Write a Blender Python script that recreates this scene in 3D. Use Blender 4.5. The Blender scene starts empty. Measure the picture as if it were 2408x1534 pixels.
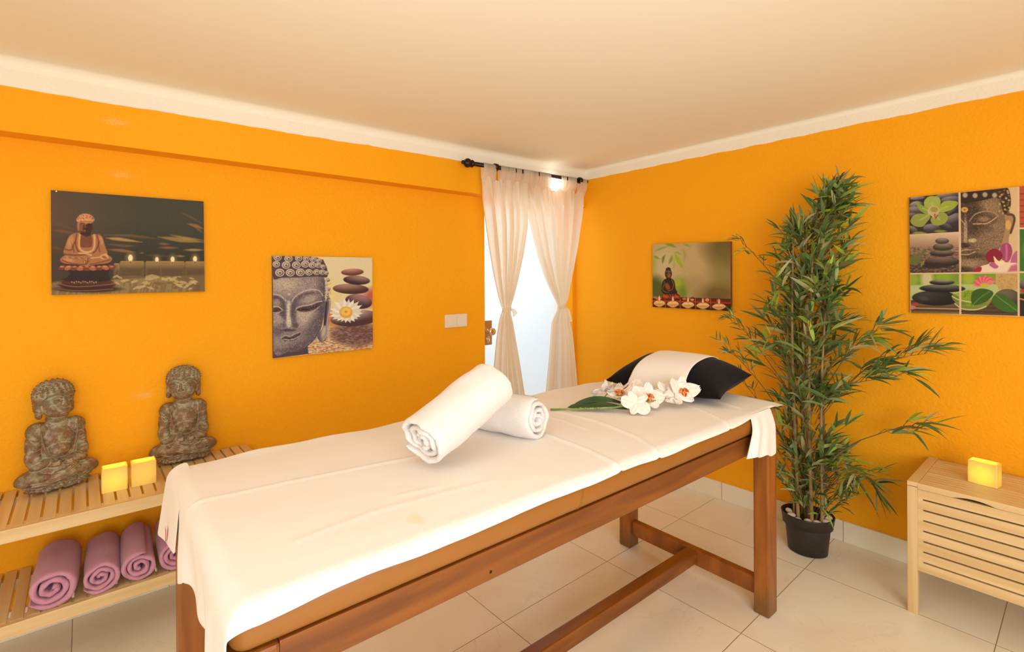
import bpy, bmesh, math, random
import numpy as np
from mathutils import Vector, Matrix, noise
random.seed(7)
PI = math.pi
C = bpy.context.scene.collection
scene = bpy.context.scene

# ------------------------------------------------------------------ camera
cam_d = bpy.data.cameras.new('camera')
cam = bpy.data.objects.new('camera', cam_d); C.objects.link(cam)
yaw, roll = 0.86051, -0.004115
Fw = Vector((math.cos(yaw), math.sin(yaw), 0)); Rt = Vector((math.sin(yaw), -math.cos(yaw), 0)); Up = Vector((0, 0, 1))
r_ = Rt * math.cos(roll) + Up * math.sin(roll); u_ = Up * math.cos(roll) - Rt * math.sin(roll)
m = Matrix((r_, u_, -Fw)).transposed().to_4x4(); m.translation = Vector((0, 0, 1.266))
cam.matrix_world = m
cam_d.sensor_width = 36; cam_d.lens = 36 * 1177.15 / 2408
cam_d.shift_y = -(767 - 654.47) / 2408
cam_d.clip_start = 0.02
scene.camera = cam

# ------------------------------------------------------------------ world, lights, exposure
scene.view_settings.view_transform = 'Standard'
scene.view_settings.look = 'None'
scene.view_settings.gamma = 1
scene.view_settings.use_curve_mapping = False
scene.view_settings.exposure = -0.21
w = bpy.data.worlds.new('world'); scene.world = w; w.use_nodes = True
w.node_tree.nodes['Background'].inputs[0].default_value = (0.85, 0.93, 1, 1)
w.node_tree.nodes['Background'].inputs[1].default_value = 1.0

def light(name, kind, loc, power, col, size=0.3, target=None, size_y=None):
    d = bpy.data.lights.new(name, kind); o = bpy.data.objects.new(name, d); C.objects.link(o)
    o.location = loc; d.energy = power; d.color = col
    if kind == 'AREA':
        d.size = size
        if size_y: d.shape = 'RECTANGLE'; d.size_y = size_y
    else: d.shadow_soft_size = size
    if target is not None:
        o.rotation_euler = (Vector(target) - Vector(loc)).to_track_quat('-Z', 'Y').to_euler()
    return o
# lamp of the room, behind and to the left of the viewer
light('room_lamp', 'POINT', (-0.90, 0.60, 1.74), 10, (0.91, 0.97, 1.10), 0.16)
light('fill_panel', 'AREA', (0.0, -1.35, 1.15), 63, (0.91, 0.97, 1.10), 2.0, (1.4, 1.6, 0.2), 1.3)  # added soft fill behind the viewer, evens the falloff and brightens the floor
# flash beside the viewer, bounced off the ceiling
sl = light('bounced_flash', 'SPOT', (-0.15, -0.2, 1.30), 46, (0.93, 0.96, 1.02), 0.08, (0.80, 0.95, 2.03)); sl.data.spot_size = math.radians(84); sl.data.spot_blend = 1
# daylight outside the frosted door
light('daylight', 'AREA', (1.95, 3.15, 1.95), 18, (0.94, 0.98, 1), 0.9, (2.3, 2.62, 1.0))

# ------------------------------------------------------------------ helpers
def srgb(c):
    if isinstance(c, str): c = tuple(int(c[i:i+2], 16) for i in (0, 2, 4))
    o = []
    for v in c[:3]:
        v = v / 255.0
        o.append(v / 12.92 if v <= 0.04045 else ((v + 0.055) / 1.055) ** 2.4)
    return (*o, 1)

class NT:
    def __init__(s, mt): s.t = mt.node_tree; s.n = s.t.nodes
    def add(s, kind, **kw):
        n = s.n.new(kind)
        for k, v in kw.items():
            if k in n.inputs.keys() if isinstance(k, str) else False: n.inputs[k].default_value = v
            else: setattr(n, k, v)
        return n
    def link(s, a, b): s.t.links.new(a, b)

def mat(name, col=(0.8, 0.8, 0.8, 1), rough=0.6, metal=0, spec=0.5, bump=None, var=None, sheen=0, coat=0):
    """bump=(scale,strength,distance)  var=(scale,colour2,lo,hi,stretch)"""
    mt = bpy.data.materials.new(name); mt.use_nodes = True
    t = NT(mt); b = t.n['Principled BSDF']
    b.inputs['Base Color'].default_value = col; b.inputs['Roughness'].default_value = rough
    b.inputs['Metallic'].default_value = metal; b.inputs['Specular IOR Level'].default_value = spec
    b.inputs['Sheen Weight'].default_value = sheen; b.inputs['Coat Weight'].default_value = coat
    tc = t.add('ShaderNodeTexCoord')
    if var:
        mp = t.add('ShaderNodeMapping'); mp.inputs['Scale'].default_value = var[4] if len(var) > 4 else (1, 1, 1)
        t.link(tc.outputs['Object'], mp.inputs[0])
        nz = t.add('ShaderNodeTexNoise'); nz.inputs['Scale'].default_value = var[0]; nz.inputs['Detail'].default_value = 6
        t.link(mp.outputs[0], nz.inputs['Vector'])
        rp = t.add('ShaderNodeValToRGB'); rp.color_ramp.elements[0].position = var[2]; rp.color_ramp.elements[1].position = var[3]
        rp.color_ramp.elements[0].color = col; rp.color_ramp.elements[1].color = var[1]
        t.link(nz.outputs['Fac'], rp.inputs[0]); t.link(rp.outputs[0], b.inputs['Base Color'])
    if bump:
        nb = t.add('ShaderNodeTexNoise'); nb.inputs['Scale'].default_value = bump[0]; nb.inputs['Detail'].default_value = 4
        t.link(tc.outputs['Object'], nb.inputs['Vector'])
        bp = t.add('ShaderNodeBump'); bp.inputs['Strength'].default_value = bump[1]; bp.inputs['Distance'].default_value = bump[2]
        t.link(nb.outputs['Fac'], bp.inputs['Height']); t.link(bp.outputs[0], b.inputs['Normal'])
    return mt

def wood(name, c1, c2, stretch, rough=0.45, scale=3.0, worn=False):
    mt = bpy.data.materials.new(name); mt.use_nodes = True
    t = NT(mt); b = t.n['Principled BSDF']; b.inputs['Roughness'].default_value = rough
    tc = t.add('ShaderNodeTexCoord'); mp = t.add('ShaderNodeMapping'); mp.inputs['Scale'].default_value = stretch
    t.link(tc.outputs['Object'], mp.inputs[0])
    nz = t.add('ShaderNodeTexNoise'); nz.inputs['Scale'].default_value = scale; nz.inputs['Detail'].default_value = 8; nz.inputs['Distortion'].default_value = 0.6
    t.link(mp.outputs[0], nz.inputs['Vector'])
    rp = t.add('ShaderNodeValToRGB'); rp.color_ramp.elements[0].position = 0.35; rp.color_ramp.elements[1].position = 0.68
    rp.color_ramp.elements[0].color = c1; rp.color_ramp.elements[1].color = c2
    t.link(nz.outputs['Fac'], rp.inputs[0]); t.link(rp.outputs[0], b.inputs['Base Color'])
    bp = t.add('ShaderNodeBump'); bp.inputs['Strength'].default_value = 0.15; bp.inputs['Distance'].default_value = 0.0008
    t.link(nz.outputs['Fac'], bp.inputs['Height']); t.link(bp.outputs[0], b.inputs['Normal'])
    return mt

def link(name, me, parent=None, m=None, smooth=False, mats=None):
    o = bpy.data.objects.new(name, me); C.objects.link(o)
    if mats:
        for x in mats: me.materials.append(x)
    elif m: me.materials.append(m)
    if smooth:
        me.polygons.foreach_set('use_smooth', [True] * len(me.polygons))
    if parent: o.parent = parent
    return o
def obj(name, bm, m=None, parent=None, smooth=False, mats=None):
    me = bpy.data.meshes.new(name); bmesh.ops.recalc_face_normals(bm, faces=bm.faces[:]); bm.to_mesh(me); bm.free()
    return link(name, me, parent, m, smooth, mats)
def rawobj(name, vs, fs, m=None, parent=None, smooth=True, mats=None):
    me = bpy.data.meshes.new(name); me.from_pydata([tuple(v) for v in vs], [], fs); me.update()
    return link(name, me, parent, m, smooth, mats)
def tag(o, label=None, cat=None, group=None, kind=None):
    if label: o['label'] = label
    if cat: o['category'] = cat
    if group: o['group'] = group
    if kind: o['kind'] = kind
    return o
def empty(name, loc=(0, 0, 0), rz=0, rot=None):
    o = bpy.data.objects.new(name, None); C.objects.link(o); o.empty_display_size = 0.05
    o.location = loc; o.rotation_euler = rot if rot else (0, 0, rz); return o
def box(bm, x0, x1, y0, y1, z0, z1, bev=0):
    c = Vector(((x0+x1)/2, (y0+y1)/2, (z0+z1)/2))
    r = bmesh.ops.create_cube(bm, size=1)
    vs = r['verts']
    for v in vs: v.co = Vector((v.co.x*abs(x1-x0), v.co.y*abs(y1-y0), v.co.z*abs(z1-z0))) + c
    if bev:
        es = list({e for v in vs for e in v.link_edges})
        bmesh.ops.bevel(bm, geom=es, offset=bev, segments=2, profile=0.6, affect='EDGES')
    return bm
def B(*a, **k): return box(bmesh.new(), *a, **k)
def tube(bm, pts, rad, seg=8, caps=True):
    pts = [Vector(p) for p in pts]; n = len(pts)
    rads = rad if hasattr(rad, '__len__') else [rad]*n
    rings = []
    ref = None
    for i, p in enumerate(pts):
        t = (pts[min(i+1, n-1)] - pts[max(i-1, 0)]).normalized()
        if ref is None:
            a = Vector((0, 0, 1)) if abs(t.z) < 0.9 else Vector((1, 0, 0)); ref = t.cross(a).normalized()
        else: ref = (ref - t * ref.dot(t)).normalized()
        b = t.cross(ref)
        rings.append([bm.verts.new(p + (ref*math.cos(2*PI*k/seg) + b*math.sin(2*PI*k/seg))*rads[i]) for k in range(seg)])
    for i in range(n-1):
        for k in range(seg):
            bm.faces.new((rings[i][k], rings[i][(k+1) % seg], rings[i+1][(k+1) % seg], rings[i+1][k]))
    if caps:
        bm.faces.new(rings[0][::-1]); bm.faces.new(rings[-1])
    return bm
def lathe(bm, prof, cx=0, cy=0, seg=32, M=None):
    rings = []
    for r, z in prof:
        ring = []
        for k in range(seg):
            a = 2*PI*k/seg; v = Vector((cx + r*math.cos(a), cy + r*math.sin(a), z))
            ring.append(bm.verts.new(M @ v if M else v))
        rings.append(ring)
    for i in range(len(rings)-1):
        for k in range(seg):
            bm.faces.new((rings[i][k], rings[i][(k+1) % seg], rings[i+1][(k+1) % seg], rings[i+1][k]))
    bm.faces.new(rings[0][::-1]); bm.faces.new(rings[-1])
    return bm
def ellipsoid(bm, c, r, M=None, sub=2):
    q = bmesh.ops.create_icosphere(bm, subdivisions=sub, radius=1)
    for v in q['verts']:
        p = Vector((v.co.x*r[0], v.co.y*r[1], v.co.z*r[2]))
        if M: p = M @ p
        v.co = p + Vector(c)
def sstep(a, b, x):
    t = min(1, max(0, (x-a)/(b-a))) if a != b else (1 if x > a else 0)
    return t*t*(3-2*t)
def interp(pts, z):
    """pts: list of (x,z) sorted by falling z -> x at z"""
    if z >= pts[0][1]: return pts[0][0]
    for (x0, z0), (x1, z1) in zip(pts, pts[1:]):
        if z >= z1:
            t = (z0-z)/(z0-z1); return x0 + (x1-x0)*t
    return pts[-1][0]

XR, YL, YB = 2.766, 2.50, 2.40          # right wall, left wall, face of the beam
def zceil(x, y): return 2.042 + 0.0072*(x-2.766) - 0.0085*(y-2.4)

# ------------------------------------------------------------------ materials
def wall_mat(name, base, slope_axis, slope, ref):
    """orange stucco below a hand-painted line, cream paint above it"""
    mt = bpy.data.materials.new(name); mt.use_nodes = True
    t = NT(mt); b = t.n['Principled BSDF']; b.inputs['Roughness'].default_value = 0.75; b.inputs['Specular IOR Level'].default_value = 0.25
    g = t.add('ShaderNodeNewGeometry'); sp = t.add('ShaderNodeSeparateXYZ'); t.link(g.outputs['Position'], sp.inputs[0])
    def math_(op, a, bb):
        n = t.add('ShaderNodeMath', operation=op)
        for i, q in enumerate((a, bb)):
            if isinstance(q, (int, float)): n.inputs[i].default_value = q
            else: t.link(q, n.inputs[i])
        return n.outputs[0]
    nz = t.add('ShaderNodeTexNoise'); nz.inputs['Scale'].default_value = 9; nz.inputs['Detail'].default_value = 5
    t.link(g.outputs['Position'], nz.inputs['Vector'])
    wob = math_('MULTIPLY', math_('SUBTRACT', nz.outputs['Fac'], 0.5), 0.016)
    line = math_('ADD', math_('MULTIPLY', math_('SUBTRACT', sp.outputs[slope_axis], ref), slope), base)
    d = math_('SUBTRACT', math_('ADD', sp.outputs[2], wob), line)
    ramp = t.add('ShaderNodeMapRange'); ramp.inputs[1].default_value = -0.0015; ramp.inputs[2].default_value = 0.0015
    t.link(d, ramp.inputs[0])
    # slight mottling of the orange paint and small flakes of plaster
    n2 = t.add('ShaderNodeTexNoise'); n2.inputs['Scale'].default_value = 1.7; n2.inputs['Detail'].default_value = 4
    t.link(g.outputs['Position'], n2.inputs['Vector'])
    mo = t.add('ShaderNodeMix', data_type='RGBA'); mo.inputs[6].default_value = ORANGE; mo.inputs[7].default_value = ORANGE2
    t.link(n2.outputs['Fac'], mo.inputs[0])
    last = mo.outputs[2]
    for c, r in SCUFFS:
        vm = t.add('ShaderNodeVectorMath', operation='SUBTRACT'); t.link(g.outputs['Position'], vm.inputs[0]); vm.inputs[1].default_value = c
        sc = t.add('ShaderNodeVectorMath', operation='DIVIDE'); t.link(vm.outputs[0], sc.inputs[0]); sc.inputs[1].default_value = r
        ln = t.add('ShaderNodeVectorMath', operation='LENGTH'); t.link(sc.outputs[0], ln.inputs[0])
        n3 = t.add('ShaderNodeTexNoise'); n3.inputs['Scale'].default_value = 170; n3.inputs['Detail'].default_value = 3
        t.link(g.outputs['Position'], n3.inputs['Vector'])
        s1 = math_('SUBTRACT', math_('MULTIPLY', n3.outputs['Fac'], 1.7), math_('ADD', ln.outputs['Value'], 0.25))
        mr = t.add('ShaderNodeMapRange'); mr.inputs[1].default_value = 0.0; mr.inputs[2].default_value = 0.5; mr.inputs[4].default_value = 0.2; t.link(s1, mr.inputs[0])
        mx = t.add('ShaderNodeMix', data_type='RGBA'); mx.inputs[7].default_value = srgb('f5d9a8')
        t.link(mr.outputs[0], mx.inputs[0]); t.link(last, mx.inputs[6]); last = mx.outputs[2]
    mx = t.add('ShaderNodeMix', data_type='RGBA'); mx.inputs[7].default_value = CREAM
    t.link(ramp.outputs[0], mx.inputs[0]); t.link(last, mx.inputs[6]); t.link(mx.outputs[2], b.inputs['Base Color'])
    nb = t.add('ShaderNodeTexNoise'); nb.inputs['Scale'].default_value = 95; nb.inputs['Detail'].default_value = 3
    t.link(g.outputs['Position'], nb.inputs['Vector'])
    bp = t.add('ShaderNodeBump'); bp.inputs['Strength'].default_value = 0.6; bp.inputs['Distance'].default_value = 0.005
    t.link(nb.outputs['Fac'], bp.inputs['Height']); t.link(bp.outputs[0], b.inputs['Normal'])
    return mt
ORANGE = srgb((255, 176, 18)); ORANGE2 = srgb((255, 168, 10)); CREAM = srgb((250, 240, 218))
SCUFFS = []
M_wallR = wall_mat('orange_stucco_right', 1.972, 1, -0.0063, 2.39)
SCUFFS = [((0.19, 2.5, 0.80), (0.07, 0.2, 0.03)), ((0.12, 2.5, 1.68), (0.06, 0.2, 0.03)), ((0.10, 2.4, 1.86), (0.08, 0.2, 0.03))]
M_wallL = wall_mat('orange_stucco_left', 1.951, 0, 0.0150, 1.71)
M_ceil = mat('ceiling_paint', srgb((252, 244, 222)), 0.8, spec=0.2, bump=(3, 0.1, 0.01))

def tile_mat(name, ox, oy, sx, sy, axes=(0, 1)):
    mt = bpy.data.materials.new(name); mt.use_nodes = True
    t = NT(mt); b = t.n['Principled BSDF']; b.inputs['Roughness'].default_value = 0.32; b.inputs['Specular IOR Level'].default_value = 0.45
    g = t.add('ShaderNodeNewGeometry'); sp = t.add('ShaderNodeSeparateXYZ'); t.link(g.outputs['Position'], sp.inputs[0])
    def math_(op, a, bb=0.0):
        n = t.add('ShaderNodeMath', operation=op)
        for i, q in enumerate((a, bb)):
            if isinstance(q, (int, float)): n.inputs[i].default_value = q
            else: t.link(q, n.inputs[i])
        return n.outputs[0]
    ds, cells = [], []
    for k, (o, s) in enumerate(((ox, sx), (oy, sy))):
        q = math_('DIVIDE', math_('SUBTRACT', sp.outputs[axes[k]], o - 50*s), s)
        f = math_('FRACT', q); ds.append(math_('MULTIPLY', math_('MINIMUM', f, math_('SUBTRACT', 1.0, f)), s)); cells.append(math_('FLOOR', q))
    d = math_('MINIMUM', ds[0], ds[1])
    mr = t.add('ShaderNodeMapRange'); mr.inputs[1].default_value = 0.0006; mr.inputs[2].default_value = 0.0017; t.link(d, mr.inputs[0])
    cx = t.add('ShaderNodeCombineXYZ'); t.link(cells[0], cx.inputs[0]); t.link(cells[1], cx.inputs[1])
    wn = t.add('ShaderNodeTexWhiteNoise'); t.link(cx.outputs[0], wn.inputs['Vector'])
    off = t.add('ShaderNodeVectorMath', operation='MULTIPLY_ADD'); t.link(wn.outputs['Color'], off.inputs[0]); off.inputs[1].default_value = (9, 9, 9); t.link(g.outputs['Position'], off.inputs[2])
    nz = t.add('ShaderNodeTexNoise'); nz.inputs['Scale'].default_value = 2.3; nz.inputs['Detail'].default_value = 7; nz.inputs['Distortion'].default_value = 1.2
    t.link(off.outputs[0], nz.inputs['Vector'])
    rp = t.add('ShaderNodeValToRGB'); e = rp.color_ramp.elements
    e[0].position = 0.3; e[0].color = srgb((246, 232, 202)); e[1].position = 0.7; e[1].color = srgb((254, 246, 222))
    t.link(nz.outputs['Fac'], rp.inputs[0])
    # thin grey veins
    nv = t.add('ShaderNodeTexNoise'); nv.inputs['Scale'].default_value = 3.1; nv.inputs['Detail'].default_value = 5; nv.inputs['Distortion'].default_value = 2.2
    t.link(off.outputs[0], nv.inputs['Vector'])
    vv = math_('ABSOLUTE', math_('SUBTRACT', nv.outputs['Fac'], 0.62))
    vr = t.add('ShaderNodeMapRange'); vr.inputs[1].default_value = 0.0; vr.inputs[2].default_value = 0.012; vr.inputs[3].default_value = 0.13; vr.inputs[4].default_value = 0; t.link(vv, vr.inputs[0])
    m1 = t.add('ShaderNodeMix', data_type='RGBA'); m1.inputs[7].default_value = srgb((190, 168, 140)); t.link(vr.outputs[0], m1.inputs[0]); t.link(rp.outputs[0], m1.inputs[6])
    m2 = t.add('ShaderNodeMix', data_type='RGBA'); m2.inputs[6].default_value = srgb((150, 126, 96)); t.link(mr.outputs[0], m2.inputs[0]); t.link(m1.outputs[2], m2.inputs[7])
    t.link(m2.outputs[2], b.inputs['Base Color'])
    bp = t.add('ShaderNodeBump'); bp.inputs['Strength'].default_value = 0.5; bp.inputs['Distance'].default_value = 0.002
    t.link(mr.outputs[0], bp.inputs['Height']); t.link(bp.outputs[0], b.inputs['Normal'])
    return mt
M_floor = tile_mat('floor_tiles', 2.3746, 1.4204, 0.601, 0.5986)
M_skirtR = tile_mat('skirting_tiles', 1.383, 5, 0.5986, 20, axes=(1, 2))
M_skirtL = tile_mat('skirting_tiles_left', 0.27, 5, 0.601, 20, axes=(0, 2))

M_dark = mat('black_iron', srgb((46, 32, 28)), 0.35, 0.6)
M_white_plastic = mat('ivory_plastic', srgb((245, 228, 200)), 0.35)
M_metal = mat('brushed_steel', srgb((205, 190, 175)), 0.28, 1.0, bump=(220, 0.1, 0.0005))
M_chrome = mat('chrome', srgb((225, 220, 210)), 0.08, 1.0)
M_tablewood = wood('stained_wood', srgb((126, 68, 20)), srgb((166, 96, 30)), (3, 3, 1), 0.38, 4)
M_tablewood_l = wood('stained_wood_long', srgb((112, 58, 15)), srgb((148, 84, 22)), (0.6, 6, 6), 0.38, 4)
M_leather = mat('tan_vinyl', srgb((156, 98, 34)), 0.42, bump=(160, 0.2, 0.001))
M_pine = wood('birch', srgb((216, 178, 118)), srgb((234, 203, 148)), (0.5, 8, 8), 0.4, 3)
M_pine_y = wood('birch_y', srgb((216, 178, 118)), srgb((234, 203, 148)), (8, 0.5, 8), 0.4, 3)
M_pine_z = wood('birch_z', srgb((216, 178, 118)), srgb((234, 203, 148)), (8, 8, 0.5), 0.4, 3)
M_sheet = mat('cotton_sheet', srgb((252, 244, 234)), 0.85, spec=0.2, sheen=0.1, bump=(30, 0.12, 0.004))
M_terry = mat('white_terry', srgb((246, 239, 230)), 0.95, spec=0.1, sheen=0.3, bump=(420, 0.8, 0.0025))
M_lilac = mat('mauve_terry', srgb((208, 146, 164)), 0.95, spec=0.1, sheen=0.25, bump=(420, 0.7, 0.002))
M_black = mat('black_cotton', srgb((17, 14, 15)), 0.9, spec=0.15, sheen=0.08, bump=(500, 0.3, 0.0008))
M_pot = mat('black_plastic', srgb((44, 38, 34)), 0.5)
M_pebble = mat('pebble', srgb((225, 205, 175)), 0.5, bump=(20, 0.2, 0.004))
M_cane = mat('bamboo_cane', srgb((170, 140, 84)), 0.45, var=(14, srgb((120, 92, 50)), 0.4, 0.7, (1, 1, 0.4)))
M_twig = mat('twig', srgb((112, 92, 48)), 0.6)

# ------------------------------------------------------------------ room shell
X0, Y0 = -1.7, -1.7
o = obj('floor', B(X0-.1, XR+.1, Y0-.1, YL+1.3, -0.06, 0), M_floor); tag(o, kind='structure')
bm = bmesh.new()
q = [(X0-.1, Y0-.1), (XR+.1, Y0-.1), (XR+.1, YL+.1), (X0-.1, YL+.1)]
lo = [bm.verts.new((x, y, zceil(x, y))) for x, y in q]; hi = [bm.verts.new((x, y, 2.2)) for x, y in q]
bm.faces.new(lo[::-1]); bm.faces.new(hi)
for i in range(4): bm.faces.new((lo[i], lo[(i+1) % 4], hi[(i+1) % 4], hi[i]))
tag(obj('ceiling', bm, M_ceil), kind='structure')
DX0, DX1, DZ = 1.923, 2.735, 1.778
bm = B(X0-.1, DX0, YL, YL+.2, 0, 2.2); box(bm, DX0, DX1, YL, YL+.2, DZ, 2.2); box(bm, DX1, XR, YL, YL+.2, 0, 2.2)
tag(obj('wall_left', bm, M_wallL), kind='structure')
# shallow beam along the top of the left wall
tag(obj('trim_1', B(X0, XR, YB, YL, 1.771, 2.2, bev=0.004), M_wallL), kind='structure')
tag(obj('wall_right', B(XR, XR+.12, Y0-.1, YL+.2, 0, 2.2), M_wallR), kind='structure')
tag(obj('wall_back', B(X0-.1, XR, Y0-.12, Y0, 0, 2.2), M_ceil), kind='structure')
tag(obj('wall_near', B(X0-.12, X0, Y0, YL, 0, 2.2), M_ceil), kind='structure')
# coved joints between wall and ceiling
def cove(name, along, r=0.035):
    bm = bmesh.new(); n = 8; rows = []
    for e in (0, 1):
        row = []
        for k in range(n+1):
            a = k/n*PI/2; du, dz = r*(1-math.sin(a)), r*(1-math.cos(a))
            if along == 'x': x, y = (X0, XR)[e], YB-du
            else: x, y = XR-du, (Y0, YB)[e]
            row.append(bm.verts.new((x, y, zceil(x, y)-dz)))
        back = bm.verts.new(((X0, XR)[e], YB+.005, zceil(XR, YB)+.03) if along == 'x' else (XR+.005, (Y0, YB)[e], zceil(XR, (Y0, YB)[e])+.02))
        rows.append(row+[back])
    m_ = len(rows[0])
    for k in range(m_): bm.faces.new((rows[0][k], rows[0][(k+1) % m_], rows[1][(k+1) % m_], rows[1][k]))
    bm.faces.new(rows[0]); bm.faces.new(rows[1][::-1])
    tag(obj(name, bm, M_ceil, smooth=False), kind='structure')
cove('trim_2', 'x'); cove('trim_3', 'y', 0.02)
tag(obj('baseboard_right', B(XR-.012, XR, Y0, YL, 0, .098, bev=.002), M_skirtR), kind='structure')
tag(obj('baseboard_left', B(X0, DX0, YL-.012, YL, 0, .098, bev=.002), M_skirtL), kind='structure')

# door of frosted glass, lit from outside
mt = bpy.data.materials.new('frosted_glass'); mt.use_nodes = True; t = NT(mt); t.n.remove(t.n['Principled BSDF'])
tr = t.add('ShaderNodeBsdfTranslucent'); tr.inputs[0].default_value = (0.93, 0.96, 0.97, 1)
gl = t.add('ShaderNodeBsdfGlossy'); gl.inputs['Roughness'].default_value = 0.3; mx = t.add('ShaderNodeMixShader'); mx.inputs[0].default_value = 0.04
t.link(tr.outputs[0], mx.inputs[1]); t.link(gl.outputs[0], mx.inputs[2]); t.link(mx.outputs[0], t.n['Material Output'].inputs[0])
M_frost = mt
dr = empty('door_1', (2.02, 2.63, 0)); tag(dr, kind='structure')
def local(o, root):                          # place mesh built in world coordinates under its root
    o.data.transform(Matrix.Translation(-Vector(root.location))); return o
local(obj('door_pane', B(1.80, 2.80, 2.645, 2.653, 0.03, 1.84), M_frost, dr), dr)
bm = B(1.965, 2.082, 2.628, 2.644, .822, .984, bev=.002)
lp = local(obj('lock_plate', bm, M_metal, dr), dr)
Mx = Matrix.Translation((2.045, 2.628, .915)) @ Matrix.Rotation(PI/2, 4, 'X')
kb = obj('door_knob', lathe(bmesh.new(), [(.016, 0), (.016, .006), (.009, .010), (.009, .034), (.016, .038), (.023, .042), (.026, .050), (.024, .056), (.006, .058)], seg=28, M=Mx), M_chrome, dr, True); local(kb, dr)
bm = bmesh.new(); Mx = Matrix.Translation((2.045, 2.628, .862)) @ Matrix.Rotation(PI/2, 4, 'X') @ Matrix.Diagonal((.62, 1, 1, 1))
lathe(bm, [(.024, 0), (.024, .007), (.019, .010), (.018, .006), (.006, .006), (.006, .011), (.001, .011)], seg=24, M=Mx)
local(obj('lock_cylinder', bm, M_chrome, dr, True), dr)
# outer walls of the porch behind the glass
tag(obj('wall_porch', B(1.55, 1.60, 2.7, 3.8, 0, 2.2), mat('porch_white', (.8, .8, .8, 1), .9)), kind='structure')

# light switch
sw = empty('light_switch', (1.700, YL-.006, 1.013)); tag(sw, 'cream double rocker light switch on orange wall beside the curtained door', 'light switch')
obj('switch_plate', B(-.079, .079, -.006, .006, -.039, .039, bev=.003), M_white_plastic, sw)
for s in (-1, 1): obj('rocker', B(s*.035-.0315, s*.035+.0315, -.0115, -.006, -.029, .029, bev=.002), M_white_plastic, sw)

# wall lamp in the corner above the door
lm = empty('wall_lamp', (2.41, YB, 1.905)); tag(lm, 'small square white glass lamp glowing on wall behind curtain tabs', 'lamp')
obj('lamp_base', B(-.045, .045, -.012, 0, -.045, .05, bev=.003), M_white_plastic, lm)
mt = bpy.data.materials.new('lit_glass'); mt.use_nodes = True; b = mt.node_tree.nodes['Principled BSDF']
b.inputs['Base Color'].default_value = (.95, .97, 1, 1); b.inputs['Emission Color'].default_value = (.95, .97, 1, 1); b.inputs['Emission Strength'].default_value = 2.8; b.inputs['Roughness'].default_value = .2
obj('lamp_shade', B(-.055, .055, -.05, -.012, -.05, .05, bev=.008), mt, lm)

# ------------------------------------------------------------------ curtain rod and curtains
RY = 2.325
def rodz(x): return 1.924 + (x-1.65)*0.019
rd = empty('curtain_rod', (1.64, RY, rodz(1.64))); tag(rd, 'black iron curtain rod with turned ball finial below the ceiling', 'curtain rod')
ang = math.atan(0.019)
bm = bmesh.new(); tube(bm, [(0.05, 0, .001), (1.06, 0, 1.06*.019)], .0125, 16); obj('pole', bm, M_dark, rd, True)
Mx = Matrix.Rotation(PI/2, 4, 'Y')
bm = lathe(bmesh.new(), [(.003, -.012), (.010, -.008), (.012, 0), (.008, .006), (.020, .014), (.0265, .026), (.025, .038), (.017, .046), (.013, .049), (.020, .054), (.022, .060), (.019, .066), (.014, .070)], seg=24, M=Mx)
obj('finial', bm, M_dark, rd, True)
for bx in (.235, .985):
    bm = bmesh.new(); zb = bx*.019
    tube(bm, [(bx, .07, zb), (bx, .012, zb)], .010, 12)
    tube(bm, [(bx-.012, 0, zb), (bx+.012, 0, zb)], .021, 20)
    lathe(bm, [(.026, 0), (.026, .006), (.012, .010)], seg=20, M=Matrix.Translation((bx, .075, zb)) @ Matrix.Rotation(PI/2, 4, 'X'))
    obj('bracket', bm, M_dark, rd, True)

mt = bpy.data.materials.new('sheer_voile'); mt.use_nodes = True; t = NT(mt); t.n.remove(t.n['Principled BSDF'])
d = t.add('ShaderNodeBsdfDiffuse'); d.inputs[0].default_value = srgb((252, 240, 218)); tl = t.add('ShaderNodeBsdfTranslucent'); tl.inputs[0].default_value = srgb((254, 248, 234))
tp = t.add('ShaderNodeBsdfTransparent'); m1 = t.add('ShaderNodeMixShader'); m1.inputs[0].default_value = .62; m2 = t.add('ShaderNodeMixShader'); m2.inputs[0].default_value = .10
t.link(d.outputs[0], m1.inputs[1]); t.link(tl.outputs[0], m1.inputs[2]); t.link(m1.outputs[0], m2.inputs[1]); t.link(tp.outputs[0], m2.inputs[2]); t.link(m2.outputs[0], t.n['Material Output'].inputs[0])
M_voile = mt

CUR = {
 'L': ([(1.776, 1.86), (1.790, 1.752), (1.830, 1.504), (1.873, 1.278), (1.917, 1.108), (1.930, 1.075), (1.917, 1.045), (1.888, 0.896), (1.868, 0.72), (1.860, 0.569), (1.85, 0.03)],
       [(2.160, 1.86), (2.160, 1.817), (2.144, 1.573), (2.103, 1.411), (2.052, 1.251), (1.996, 1.108), (1.985, 1.075), (1.990, 1.045), (2.023, 0.911), (2.066, 0.722), (2.105, 0.531), (2.15, 0.03)], 1.075, 5),
 'R': ([(2.090, 1.87), (2.109, 1.811), (2.170, 1.602), (2.236, 1.414), (2.312, 1.25), (2.402, 1.105), (2.420, 1.072), (2.405, 1.04), (2.362, 0.969), (2.336, 0.718), (2.308, 0.527), (2.28, 0.03)],
       [(2.684, 1.88), (2.657, 1.723), (2.603, 1.483), (2.545, 1.277), (2.500, 1.11), (2.480, 1.072), (2.495, 1.04), (2.543, 0.899), (2.565, 0.722), (2.585, 0.53), (2.60, 0.03)], 1.072, 6)}
TABS = {'L': [(1.776, 1.868), (1.905, 1.965), (1.968, 2.020), (2.028, 2.075), (2.094, 2.160)],
        'R': [(2.085, 2.135), (2.140, 2.215), (2.225, 2.330), (2.425, 2.478), (2.490, 2.580), (2.614, 2.684)]}
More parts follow.
